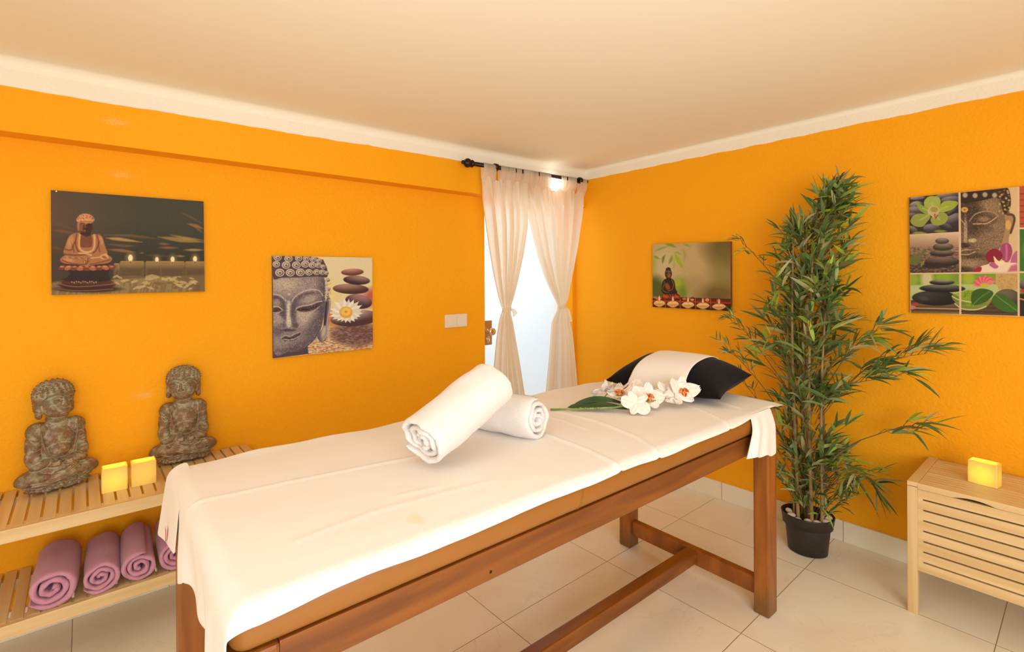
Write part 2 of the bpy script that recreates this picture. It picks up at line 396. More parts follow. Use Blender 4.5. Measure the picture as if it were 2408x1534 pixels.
def curtain(key, label):
    Lp, Rp, zt, nf = CUR[key]; tabs = TABS[key]
    root = empty('curtain', ((tabs[0][0]+tabs[-1][1])/2, RY, 0)); tag(root, label, 'curtain', 'tab top curtains at the door')
    nu, nz = 120, 110; ztop = 1.86; zb = .03
    vs = []; rnd = random.Random(3 if key == 'L' else 8)
    ph = [rnd.uniform(0, 6.28) for _ in range(6)]
    yoff = 0.0 if key == 'L' else 0.012
    for i in range(nz+1):
        z = ztop - (ztop-zb)*i/nz
        xl, xr = interp(Lp, z), interp(Rp, z); wd = xr-xl
        k = abs(z-zt); tight = math.exp(-(k/.05)**2)
        for j in range(nu+1):
            u = j/nu
            f = u*2*PI*nf + ph[0] + .8*math.sin(u*5+ph[1])
            amp = (.015+.009*sstep(.10, .30, wd))*(1-.55*tight)*(0.45+.55*sstep(1.86, 1.70, z))
            y = math.sin(f)*amp + .45*amp*math.sin(2.3*f+ph[2]) + .25*amp*math.sin(4.1*f+ph[3]+z*2)
            uu = u + .012*math.sin(f*1.0+ph[4])
            # hem between the tabs sags a little
            zz = z
            if i < 12:
                x = xl+wd*u; g = 0
                for (a0, a1), (b0, b1) in zip(tabs, tabs[1:]):
                    if a1 < x < b0: g = max(g, math.sin(PI*(x-a1)/(b0-a1))*min(.022, (b0-a1)*.35))
                zz -= g*(1-i/12)
            vs.append((xl+wd*uu-root.location.x, y+yoff, zz))
    fs = [(i*(nu+1)+j, i*(nu+1)+j+1, (i+1)*(nu+1)+j+1, (i+1)*(nu+1)+j) for i in range(nz) for j in range(nu)]
    rawobj('panel', vs, fs, M_voile, root)
    # double-turned top hem
    hv = []; hn = 6
    for i in range(hn+1):
        for j in range(nu+1):
            v = vs[i*(nu+1)+j]; hv.append((v[0], v[1]-.004, v[2]))
    rawobj('hem', hv, [(i*(nu+1)+j, i*(nu+1)+j+1, (i+1)*(nu+1)+j+1, (i+1)*(nu+1)+j) for i in range(hn) for j in range(nu)], M_voile, root)
    for a, b in tabs:
        tv = []; loop = [(-.004, 1.855), (-.016, 1.89), (-.0175, None)]
        zr = rodz((a+b)/2)
        prof = [(.003, 1.842), (-.006, 1.868), (-.0125, 1.890), (-.0150, zr-.012)] + [(-.0150*math.cos(q), zr+.0150*math.sin(q)) for q in [k*PI/8 for k in range(0, 9)]] + [(.0150, zr-.012), (.012, 1.880), (.006, 1.850)]
        n = 8
        for (py, pz) in prof:
            for k in range(n+1):
                u = k/n; tp_ = sstep(1.85, 1.90, pz); inset = .010*(1-tp_)*(-1)
                x = a+(b-a)*u; x += (u-.5)*2*.006*(1-tp_)
                tv.append((x-root.location.x, py+yoff*(1-tp_)+.0015*math.sin(u*9+a*30), pz+(0)))
        m_ = n+1
        rawobj('tab', tv, [(i*m_+k, i*m_+k+1, (i+1)*m_+k+1, (i+1)*m_+k) for i in range(len(prof)-1) for k in range(n)], M_voile, root)
    # tieback: a band round the gathered cloth with a short loose tail
    xl, xr = interp(Lp, zt), interp(Rp, zt); cx = (xl+xr)/2-root.location.x; rx = (xr-xl)/2+.004
    tv = []; n = 28
    for i in range(5):
        for k in range(n):
            a = 2*PI*k/n; rr = 1+.06*math.sin(i/4*PI)
            tv.append((cx+rx*rr*math.cos(a), yoff+.017*rr*math.sin(a), zt-.011+.022*i/4+.004*math.cos(a)))
    fs = [(i*n+k, i*n+(k+1) % n, (i+1)*n+(k+1) % n, (i+1)*n+k) for i in range(4) for k in range(n)]
    b0 = len(tv); tl_ = [(rx*.85, -.012, .004), (rx+.012, -.017, -.012), (rx+.022, -.018, -.035)] if key == 'L' else [(rx*.7, -.014, 0), (rx+.014, -.017, -.03), (rx+.02, -.018, -.075), (rx+.030, -.016, -.105)]
    for i, (x, y, z) in enumerate(tl_):
        wdt = .010+.009*i
        for k in range(4): tv.append((cx+x+(k/3-.5)*wdt*1.4, yoff+y-.002*math.sin(k*2), zt+z+(k/3-.5)*wdt*(.9 if key == 'L' else .2)))
    fs += [(b0+i*4+k, b0+i*4+k+1, b0+(i+1)*4+k+1, b0+(i+1)*4+k) for i in range(len(tl_)-1) for k in range(3)]
    rawobj('tieback', tv, fs, M_voile, root)
curtain('L', 'cream sheer curtain tied in the middle, nearer the light switch')
curtain('R', 'cream sheer curtain tied in the middle, against the room corner')

# ------------------------------------------------------------------ massage table
TU = Vector((math.cos(math.radians(-1.2)), math.sin(math.radians(-1.2)), 0))
table = empty('massage_table', (1.993, 0.785, 0), math.radians(-1.2))
tag(table, 'long brown wooden massage table with tan padded top in the middle of the room', 'massage table')
# local frame: x runs back (negative) along the table, y across
LEGZ = .704
def leg(x0, x1, y0, y1):
    bm = B(x0, x1, y0, y1, 0, LEGZ, bev=.006); return obj('leg', bm, M_legw, table)
M_legw = wood('stained_leg', srgb((134, 74, 22)), srgb((172, 102, 34)), (6, 6, .7), 0.36, 4)
t = NT(M_legw)                                     # scuffed, greyer foot
b = t.n['Principled BSDF']; src = b.inputs['Base Color'].links[0].from_socket
tc = t.add('ShaderNodeTexCoord'); sp = t.add('ShaderNodeSeparateXYZ'); t.link(tc.outputs['Object'], sp.inputs[0])
nz = t.add('ShaderNodeTexNoise'); nz.inputs['Scale'].default_value = 1; mp = t.add('ShaderNodeMapping'); mp.inputs['Scale'].default_value = (90, 90, 9)
t.link(tc.outputs['Object'], mp.inputs[0]); t.link(mp.outputs[0], nz.inputs['Vector'])
md = t.add('ShaderNodeMath', operation='MULTIPLY_ADD'); t.link(nz.outputs['Fac'], md.inputs[0]); md.inputs[1].default_value = .16; t.link(sp.outputs[2], md.inputs[2])
mr = t.add('ShaderNodeMapRange'); mr.inputs[1].default_value = .12; mr.inputs[2].default_value = .18; mr.inputs[3].default_value = .85; mr.inputs[4].default_value = 0; t.link(md.outputs[0], mr.inputs[0])
mx = t.add('ShaderNodeMix', data_type='RGBA'); mx.inputs[7].default_value = srgb((120, 84, 40)); t.link(mr.outputs[0], mx.inputs[0]); t.link(src, mx.inputs[6]); t.link(mx.outputs[2], b.inputs['Base Color'])
leg(-.071, 0, 0, .057); leg(-.071, 0, .632, .69); leg(-1.83, -1.762, 0, .057); leg(-1.83, -1.762, .632, .69)
obj('apron', B(-1.762, -.071, .004, .030, .640, LEGZ, bev=.002), M_tablewood_l, table)
obj('apron', B(-1.762, -.071, .660, .686, .640, LEGZ, bev=.002), M_tablewood_l, table)
obj('apron', B(-.040, -.014, .057, .632, .640, LEGZ, bev=.002), M_tablewood, table)
obj('apron', B(-1.816, -1.790, .057, .632, .640, LEGZ, bev=.002), M_tablewood, table)
obj('stretcher', B(-.052, -.018, .057, .632, .058, .122, bev=.004), M_tablewood, table)
obj('stretcher', B(-1.812, -1.778, .057, .632, .058, .122, bev=.004), M_tablewood, table)
obj('stretcher', B(-1.778, -.052, .298, .344, .070, .124, bev=.006), M_tablewood_l, table)
# pad: rounded vinyl slab with a slight crown
PX0, PX1, PY0, PY1 = -1.832, .006, -.006, .722
def slab(x0, x1, y0, y1, z0, z1, r, nx=60, ny=24, crown=.01):
    bm = bmesh.new(); box(bm, x0, x1, y0, y1, z0, z1)
    bmesh.ops.bevel(bm, geom=bm.edges[:], offset=r, segments=5, profile=.5, affect='EDGES')
    return bm
obj('pad', slab(PX0, PX1, PY0, PY1, LEGZ, .775, .028), M_leather, table, True)
sx = -1.085                                               # stitched seam of the cover
for dx in (0, .0045):
    bm = bmesh.new(); rr_ = .028; P_ = [(sx+dx-.004, PY0-.0004, LEGZ+.030)]
    P_ = [(sx+dx-.006, PY0+rr_*(1-math.cos(a))-.0003, LEGZ+rr_-rr_*math.sin(a)-.0003) for a in (1.2, .9, .6, .3)]+[(sx+dx-.002, PY0-.0005, LEGZ+.032), (sx+dx, PY0-.0005, LEGZ+.043)]+[(sx+dx+.003, PY0+rr_*(1-math.cos(a))-.0003, .775-rr_+rr_*math.sin(a)+.0003) for a in (.3, .6, .9, 1.3)]
    tube(bm, P_, .0009, 6); obj('seam', bm, M_leather, table)

# ---- bed sheet (one continuous cloth)
sheet = empty('bed_sheet', table.location, table.rotation_euler.z)
tag(sheet, 'cream cotton sheet spread over the massage table, hanging at its near end', 'sheet')
TI = Matrix.Rotation(math.radians(1.2), 3, 'Z')
def tolocal(x, y): v = TI @ Vector((x-1.993, y-.785, 0)); return v.x, v.y
def seglist(pts): return [tolocal(*p) for p in pts]
CREASES = [  # (points in room x,y ; height ; width)
 ([(0.10, 1.262), (0.386, 1.229), (0.677, 1.179)], .0026, .006),
 ([(1.277, 1.279), (1.295, 1.084), (1.262, 0.885), (1.183, 0.742)], .0045, .006),
 ([(1.067, 1.131), (1.067, 0.924), (1.057, 0.85), (1.04, 0.723)], .0045, .006),
 ([(1.74, 1.05), (1.699, 0.943), (1.635, 0.816), (1.595, 0.754)], .004, .006),
 ([(1.20, 1.279), (1.215, 1.15), (1.20, 1.05)], .003, .006),
 ([(.30, .95), (.46, .965), (.72, .93)], .0015, .008), ([(.52, 1.0), (.62, .98)], .0015, .006),
 ([(1.93, 1.10), (1.86, .98), (1.83, .86)], .004, .012)]
CR = [(seglist(p), h, w_) for p, h, w_ in CREASES]
def dseg(px, py, a, b):
    dx, dy = b[0]-a[0], b[1]-a[1]; t_ = max(0, min(1, ((px-a[0])*dx+(py-a[1])*dy)/(dx*dx+dy*dy+1e-12)))
    return math.hypot(px-a[0]-dx*t_, py-a[1]-dy*t_), t_
def zsheet(x, y):
    z = .7795 + .008*(1-((y-.36)/.37)**2) * sstep(-.02, .08, y) * sstep(.76, .6, y)
    z += .0015*noise.noise(Vector((x*5, y*6, 0))) + .0008*noise.noise(Vector((x*16, y*12, 3)))
    for pts, h, w_ in CR:
        best = 9
        for i, (a, b) in enumerate(zip(pts, pts[1:])):
            dd, tt = dseg(x, y, a, b)
            if dd < best: best = dd; 
        if best < .05: z += h*math.exp(-(best/w_)**2)
    return z
def side(e, r, drop0):
    """distance e past the edge -> (outward, downward) over a rounded corner of radius r"""
    if e <= 0: return e, 0
    a = e/r
    if a < PI/2: return r*math.sin(a), r*(1-math.cos(a))
    return r, r+(e-r*PI/2)
R = .034
vs = []; NX, NY = 300, 110
xin0 = PX0+.028; yin0, yin1 = PY0+.028, PY1-.006; xin1 = PX1-.01
def near_hem(x):            # length of cloth past the near edge line
    h = .036+.002*math.sin(x*7.3)+.0018*math.sin(x*17+1)
    h += .008*sstep(-1.60, -1.80, x)
    h += .002*sstep(-.9, -1.3, x)
    h -= .020*sstep(-.35, -.02, x)
    return h
def end_hem(v):             # drop of the end flap as a function of 0 (near) .. 1 (far)
    if v < .30: return .30+.03*math.sin(v*20)
    if v < .36: return .30-(v-.30)/.06*.10
    return .188+.014*math.sin((v-.3)*20)+.022*sstep(.75, 1, v)
for i in range(NX+1):
    u = i/NX
    for j in range(NY+1):
        v = j/NY
        n_e = near_hem(0)
        # arc-length coordinates
        xs_total = end_hem(v)
        sx = -xs_total + (xs_total+(xin1-xin0)+.028)*max(0, (u-.18)/.82) if u > .18 else -xs_total*(1-u/.18)
        if u > .18: sx = ((xin1-xin0)+.028)*(u-.18)/.82
        X = xin0 + sx
        nh = near_hem(X if sx > 0 else xin0)
        fh = .030+.006*math.sin(X*9)
        sy = -nh + (nh+(yin1-yin0)+fh)*v
        # end direction
        if sx < 0: ox, dx_ = side(-sx, R, 0); x = xin0-ox
        else: x = xin0+sx; dx_ = 0
        if sy < 0: oy, dy_ = side(-sy, R, 0); y = yin0-oy
        elif sy > yin1-yin0: oy, dy_ = side(sy-(yin1-yin0), .02, 0); y = yin1+oy
        else: y = yin0+sy; dy_ = 0
        z = zsheet(min(max(x, PX0), PX1), min(max(y, PY0), PY1))
        if dx_ > 0 and dy_ > 0:
            z -= (max(dx_, dy_) + .25*min(dx_, dy_)) if sy < 0 else dx_+.1*dy_
        else: z -= dx_+dy_
        if dx_ > 0:                           # folds in the hanging end
            k = sstep(0.01, .14, dx_)
            x -= k*(.007*math.sin(v*21+.6)+.006*math.sin(v*9+2)-.004) 
            x -= k*.020*math.exp(-((v-.20)/.07)**2) - k*.014*math.exp(-((v-.36)/.04)**2)
            y += k*.012*math.sin(v*17)
            if v < .12: y -= k*.018*(1-v/.12)
            y -= sstep(0, .11, dx_)*.150*sstep(.62, 1.0, v)
        if dy_ > 0 and sy < 0: y -= .004
        if sx > 0 and sy < 0: y -= .0015*math.sin(X*23)
        z += sstep(.90, 1.0, v)*(.0035*math.sin(X*11)+.0025*math.sin(X*27+2))*(1 if sx > 0 else 0)
        vs.append((x, y, z+.0018))
fs = [(i*(NY+1)+j, (i+1)*(NY+1)+j, (i+1)*(NY+1)+j+1, i*(NY+1)+j+1) for i in range(NX) for j in range(NY)]
so = rawobj('cloth', vs, fs, M_sheet, sheet)
md = so.modifiers.new('thick', 'SOLIDIFY'); md.thickness = .0016; md.offset = 1
# the corner of the sheet turned down over the pad at the far right leg
def ribbon(name, rows, parent, m, thick=.0014):
    n = len(rows[0]); v_ = [p for r in rows for p in r]
    f_ = [(i*n+k, i*n+k+1, (i+1)*n+k+1, (i+1)*n+k) for i in range(len(rows)-1) for k in range(n-1)]
    o = rawobj(name, v_, f_, m, parent); s = o.modifiers.new('s', 'SOLIDIFY'); s.thickness = thick; s.offset = 0
    ss = o.modifiers.new('ss', 'SUBSURF'); ss.levels = 1; ss.render_levels = 2
    return o
rows = []
for i in range(9):
    t_ = i/8; row = []
    for k in range(17):
        u = k/16
        xt = -.215+.160*u; xb = -.285+.228*u
        x = xt+(xb-xt)*t_**1.2
        amp = .012*t_*(1-u*.75)
        y = -.004-.018*min(1, t_*3)+amp*math.sin(u*17)*(1.2-u) + .004*(1-t_)
        zt_ = .781; zb = .648-.036*u-.005*math.sin(u*17)
        row.append((x, y, zt_+(zb-zt_)*t_))
    rows.append(row)
ribbon('corner_flap', rows, sheet, M_sheet)
# loose end of the sheet sticking out past the end of the pad
rows = []
for i in range(8):
    t_ = i/7; row = []
    for k in range(25):
        v = k/24; y = .70-.715*v
        out = (.004+.040*sstep(0, 1, v)*t_ + .006*math.sin(v*30)*t_)
        x = PX1-.03 + .03*t_ + out*t_
        z = .7835-.0018 + .003*math.sin(v*22)*t_ - .010*t_*t_*sstep(.0, .5, v) + .004*t_*sstep(.6, 1, v)
        row.append((x, y, z))
    rows.append(row)
ribbon('end_overhang', rows, sheet, M_sheet)
# second layer of the far corner with a printed laundry mark
rows = []
for i in range(12):
    t_ = i/11; row = []
    for k in range(9):
        v = k/8; y = .748-.235*v
        a_ = min(1, t_/.22)*PI/2; row.append((PX0+.034-.040*math.sin(a_)-.008*t_-.018*(1-v)*t_+.003*math.sin(v*5)*t_, y-.002, .7845-.030*(1-math.cos(a_))-.145*(1-.30*v)*max(0, t_-.22)/.78))
    rows.append(row)
ribbon('corner_layer', rows, sheet, M_sheet)
def flat(name, polys, parent, m):
    vs_, fs_ = [], []
    for p in polys: fs_.append(tuple(range(len(vs_), len(vs_)+len(p)))); vs_ += p
    return rawobj(name, vs_, fs_, m, parent, False)
xm = PX0-.0235
M_red = mat('red_print', srgb((205, 50, 80)), .8); M_blue = mat('blue_print', srgb((70, 80, 150)), .8)
flat('printed_mark', [[(xm, .640, .672), (xm, .618, .668), (xm, .622, .640), (xm, .634, .638)]], sheet, M_red)
flat('printed_letters', [[(xm, .655, .6362), (xm, .620, .6362), (xm, .620, .6375), (xm, .655, .6375)]] + [[(xm, .652-.0085*k, .622), (xm, .6485-.0085*k, .622), (xm, .6485-.0085*k, .631), (xm, .652-.0085*k, .631)] for k in range(4)], sheet, M_blue)
# faint yellow stain on the near half of the sheet
t = NT(M_sheet); b = t.n['Principled BSDF']; g = t.add('ShaderNodeNewGeometry'); last = None
n1 = t.add('ShaderNodeTexNoise'); n1.inputs['Scale'].default_value = 22; n1.inputs['Detail'].default_value = 3; t.link(g.outputs['Position'], n1.inputs['Vector'])
vm = t.add('ShaderNodeVectorMath', operation='SUBTRACT'); t.link(g.outputs['Position'], vm.inputs[0]); vm.inputs[1].default_value = (.505, .875, .79)
vd = t.add('ShaderNodeVectorMath', operation='DIVIDE'); t.link(vm.outputs[0], vd.inputs[0]); vd.inputs[1].default_value = (.035, .075, .2)
vl = t.add('ShaderNodeVectorMath', operation='LENGTH'); t.link(vd.outputs[0], vl.inputs[0])
ms = t.add('ShaderNodeMath', operation='SUBTRACT'); ms.inputs[0].default_value = 1.35; t.link(vl.outputs['Value'], ms.inputs[1])
mm = t.add('ShaderNodeMath', operation='MULTIPLY'); t.link(ms.outputs[0], mm.inputs[0]); t.link(n1.outputs['Fac'], mm.inputs[1])
mr = t.add('ShaderNodeMapRange'); mr.inputs[1].default_value = .40; mr.inputs[2].default_value = .60; mr.inputs[4].default_value = .45; t.link(mm.outputs[0], mr.inputs[0])
mx = t.add('ShaderNodeMix', data_type='RGBA'); mx.inputs[6].default_value = b.inputs['Base Color'].default_value; mx.inputs[7].default_value = srgb((246, 222, 160)); t.link(mr.outputs[0], mx.inputs[0]); t.link(mx.outputs[2], b.inputs['Base Color'])
# screw hole in the near apron
bm = bmesh.new(); tube(bm, [(-1.352, .0035, .657), (-1.352, .006, .657)], .0035, 10); obj('screw_hole', bm, M_dark, table)

# ------------------------------------------------------------------ rolled towels
def rolled_towel(name, P0, P1, r, turns, mt, squash=.93, seed=1, gap=.12, flap=True, twist=0, rough=.0016, fray=.004):
    """cloth wound in a spiral from P0 (the end we look at) to P1; root sits at the middle"""
    P0, P1 = Vector(P0), Vector(P1); ax = (P1-P0); Lh = ax.length; ax.normalize()
    zc = Vector((0, 0, 1)); rt = ax.cross(zc).normalized(); up = rt.cross(ax)
    root = (P0+P1)/2
    rnd = random.Random(seed)
    pitch = r/(turns+.35); th = pitch*(1-gap)
    n = int(34*turns); vs = []; ends = []
    prof = []                                   # rounded strip: (along 0..1, across -.5...5, depth inset)
    rr = th*.5
    na = 14
    for k in range(na+1): prof.append((rr+(Lh-2*rr)*k/na, .5))
    for k in range(1, 5): a = PI/2-k*PI/5*1.0; prof.append((Lh-rr+rr*math.cos(a), .5*math.sin(a)))
    for k in range(na+1): prof.append((Lh-rr-(Lh-2*rr)*k/na, -.5))
    for k in range(1, 5): a = -PI/2-k*PI/5; prof.append((rr+rr*math.cos(a), .5*math.sin(a)))
    m_ = len(prof)
    for i in range(n+1):
        t_ = i/n; th_a = t_*turns*2*PI
        rad = pitch*.35+pitch*th_a/(2*PI)+.0
        wob = 1+.035*math.sin(th_a*2+seed)+.025*math.sin(th_a*3.7+seed*2)
        if t_ > .75: wob = 1+(wob-1)*(1-(t_-.75)*2.6)
        e0 = .003*math.sin(th_a*1.3+seed)+.002*math.sin(th_a*5+seed*3)+.004*(1-t_)
        aa = -th_a+twist
        thk = th*(1-.25*math.sin(th_a*2.7+seed)**2*(t_ < .8))
        if t_ > .97: thk *= max(.25, (1-t_)/.03)
        for (l, c) in prof:
            f = l/Lh
            q = rad*wob+c*thk
            dp = (Vector((math.cos(aa)*q, math.sin(aa)*q, l))*16)
            nn = noise.noise(dp+Vector((seed, 0, 0)))*rough*1.6+noise.noise(dp*4)*rough*.5
            q += nn
            ll = l + e0*(1-f) + (noise.noise(dp*3+Vector((0, 0, 9)))*fray if (f < .06 or f > .94) else 0)
            if t_ > .8: q *= 1-.045*abs(2*f-1)**4
            x, z = q*math.cos(aa), q*math.sin(aa)
            z = z*squash if z > 0 else max(z*squash, -r*squash*.97)
            vs.append(P0-root + ax*ll + rt*x + up*z)
    fs = [(i*m_+k, i*m_+(k+1) % m_, (i+1)*m_+(k+1) % m_, (i+1)*m_+k) for i in range(n) for k in range(m_)]
    fs.append(tuple(range(m_))[::-1]); fs.append(tuple(n*m_+k for k in range(m_)))
    o = rawobj(name, vs, fs, mt); o.location = root
    return o

# ------------------------------------------------------------------ slatted shelf against the left wall
SX0, SX1, SY0, SY1 = -.42, .545, 2.106, 2.488
shf = empty('slatted_shelf', ((SX0+SX1)/2, (SY0+SY1)/2, 0))
tag(shf, 'light wooden two-tier slatted shelf standing against the left orange wall', 'shelf')
for zt in (.524, .240):
    bm = B(SX0, SX1, SY0, SY0+.020, zt-.040, zt-.0, bev=.0025)
    local(obj('front_rail', bm, M_pine, shf), shf)
    local(obj('back_rail', B(SX0, SX1, SY1-.05, SY1-.03, zt-.045, zt-.011, bev=.002), M_pine, shf), shf)
    k = 0; x = -.173-.037*7
    while x < SX1-.02:
        local(obj('slat', B(x+.0065, x+.037, SY0+.020, SY1, zt-.011, zt+.0, bev=.0015), M_pine_y, shf), shf)
        local(obj('slat_spacer', B(x, x+.0065, SY0+.0205, SY0+.05, zt-.011, zt-.002), M_pine_y, shf), shf)
        x += .0368; k += 1
for x in (SX0, SX1-.028):
    for y in (SY0+.022, SY1-.04):
        local(obj('leg', B(x, x+.028, y, y+.028, 0, .513, bev=.002), M_pine_z, shf), shf)

# towels on the lower shelf
for i, (cx, rr, sd, lab) in enumerate((
        (-.0745, .0620, 5, 'mauve rolled towel on the lower shelf, leftmost of four'),
        (.0440, .0520, 2, 'mauve rolled towel on the lower shelf, second from the left'),
        (.1480, .0510, 9, 'mauve rolled towel on the lower shelf, third from the left'),
        (.2520, .0510, 4, 'mauve rolled towel on the lower shelf, partly behind the hanging sheet'))):
    sq = .95 if i else .93
    zc = .2405+rr*sq*.985
    o = rolled_towel('rolled_towel', (cx, 2.122-.002*i, zc), (cx+.012, 2.395, zc), rr, 2.9 if i % 2 else 2.6, M_lilac, sq, sd, twist=1.2+i*1.9)
    tag(o, lab, 'towel', 'mauve rolled towels on the lower shelf')

# ------------------------------------------------------------------ flameless candles
def glow_wax(name, strength):
    mt = bpy.data.materials.new(name); mt.use_nodes = True; t = NT(mt); b = t.n['Principled BSDF']
    b.inputs['Base Color'].default_value = srgb((250, 206, 110)); b.inputs['Roughness'].default_value = .45
    b.inputs['Subsurface Weight'].default_value = .25; b.inputs['Subsurface Radius'].default_value = (.02, .012, .004)
    tc = t.add('ShaderNodeTexCoord'); vm = t.add('ShaderNodeVectorMath', operation='DISTANCE'); t.link(tc.outputs['Object'], vm.inputs[0]); vm.inputs[1].default_value = (0, 0, .036)
    mr = t.add('ShaderNodeMapRange'); mr.inputs[1].default_value = .020; mr.inputs[2].default_value = .062; mr.inputs[3].default_value = strength; mr.inputs[4].default_value = strength*.06; mr.interpolation_type = 'SMOOTHSTEP'
    t.link(vm.outputs['Value'], mr.inputs[0]); b.inputs['Emission Color'].default_value = (1, .72, .0, 1); t.link(mr.outputs[0], b.inputs['Emission Strength'])
    return mt
def candle(loc, rz, size, strength, label):
    c = empty('flameless_candle', loc, rz); tag(c, label, 'candle', 'square battery candles')
    wx, wy, h = size; t_ = .006
    bm = bmesh.new(); ring = []
    for z, ix in ((0, 0), (h-.002, 0), (h, .0025), (h, t_-.002), (h-.003, t_), (h-.028, t_)):
        ring.append([bm.verts.new((sx*(wx/2-ix), sy*(wy/2-ix), z)) for sx, sy in ((-1, -1), (1, -1), (1, 1), (-1, 1))])
    for a, b in zip(ring, ring[1:]):
        for k in range(4): bm.faces.new((a[k], a[(k+1) % 4], b[(k+1) % 4], b[k]))
    bm.faces.new(ring[0][::-1]); bm.faces.new(ring[-1])
    es = [e for e in bm.edges if abs(e.verts[0].co.z-e.verts[1].co.z) > .02 and abs(abs(e.verts[0].co.x)-wx/2) < 1e-5]
    bmesh.ops.bevel(bm, geom=es, offset=.004, segments=3, profile=.5, affect='EDGES')
    obj('wax_shell', bm, glow_wax('glowing_wax', strength), c)
    bm = bmesh.new(); ellipsoid(bm, (0, 0, h-.024), (.004, .004, .007)); mtf = mat('bulb', (1, .7, .1, 1)); bb = mtf.node_tree.nodes['Principled BSDF']
    bb.inputs['Emission Color'].default_value = (1, .6, .05, 1); bb.inputs['Emission Strength'].default_value = 5
    obj('bulb', bm, mtf, c, True)
    light('candle_light', 'POINT', Vector(loc)+Vector((0, 0, h+.015)), .12, (1, .62, .1), .02)
candle((.0865, 2.265, .5245), .0, (.072, .055, .083), .55, 'glowing yellow square candle on the shelf, left of the pair')
candle((.1695, 2.265, .5245), .0, (.073, .055, .083), .28, 'glowing yellow square candle on the shelf, right of the pair')
candle((2.545, .268, .4945), -.15, (.052, .084, .083), .75, 'glowing yellow square candle on the slatted storage bench')

# ------------------------------------------------------------------ seated figures
mt = bpy.data.materials.new('patinated_bronze'); mt.use_nodes = True; t = NT(mt); b = t.n['Principled BSDF']; b.inputs['Roughness'].default_value = .55; b.inputs['Metallic'].default_value = .0
tc = t.add('ShaderNodeTexCoord'); nz = t.add('ShaderNodeTexNoise'); nz.inputs['Scale'].default_value = 16; nz.inputs['Detail'].default_value = 8; t.link(tc.outputs['Object'], nz.inputs['Vector'])
rp = t.add('ShaderNodeValToRGB'); e = rp.color_ramp.elements; e[0].position = .36; e[0].color = srgb((124, 80, 52)); e[1].position = .62; e[1].color = srgb((118, 96, 68)); t.link(nz.outputs['Fac'], rp.inputs[0])
g = t.add('ShaderNodeNewGeometry'); n2 = t.add('ShaderNodeTexNoise'); n2.inputs['Scale'].default_value = 38; n2.inputs['Detail'].default_value = 9; n2.inputs['Roughness'].default_value = .7; t.link(tc.outputs['Object'], n2.inputs['Vector'])
# green-grey patina sits in the hollows
ma = t.add('ShaderNodeMath', operation='MULTIPLY_ADD'); t.link(n2.outputs['Fac'], ma.inputs[0]); ma.inputs[1].default_value = .30; ma.inputs[2].default_value = -.15
mb = t.add('ShaderNodeMath', operation='ADD'); t.link(g.outputs['Pointiness'], mb.inputs[0]); t.link(ma.outputs[0], mb.inputs[1])
mr = t.add('ShaderNodeMapRange'); mr.inputs[1].default_value = .515; mr.inputs[2].default_value = .465; mr.inputs[3].default_value = 0; mr.inputs[4].default_value = .85; t.link(mb.outputs[0], mr.inputs[0])
mx = t.add('ShaderNodeMix', data_type='RGBA'); mx.inputs[7].default_value = srgb((168, 164, 130)); t.link(mr.outputs[0], mx.inputs[0]); t.link(rp.outputs[0], mx.inputs[6])
n3 = t.add('ShaderNodeMapRange'); n3.inputs[1].default_value = .535; n3.inputs[2].default_value = .62; n3.inputs[4].default_value = .7; t.link(mb.outputs[0], n3.inputs[0])
m2 = t.add('ShaderNodeMix', data_type='RGBA'); m2.inputs[7].default_value = srgb((196, 172, 130)); t.link(n3.outputs[0], m2.inputs[0]); t.link(mx.outputs[2], m2.inputs[6]); t.link(m2.outputs[2], b.inputs['Base Color'])
bp = t.add('ShaderNodeBump'); bp.inputs['Strength'].default_value = .5; bp.inputs['Distance'].default_value = .0012; t.link(n2.outputs['Fac'], bp.inputs['Height']); t.link(bp.outputs[0], b.inputs['Normal'])
M_bronze = mt

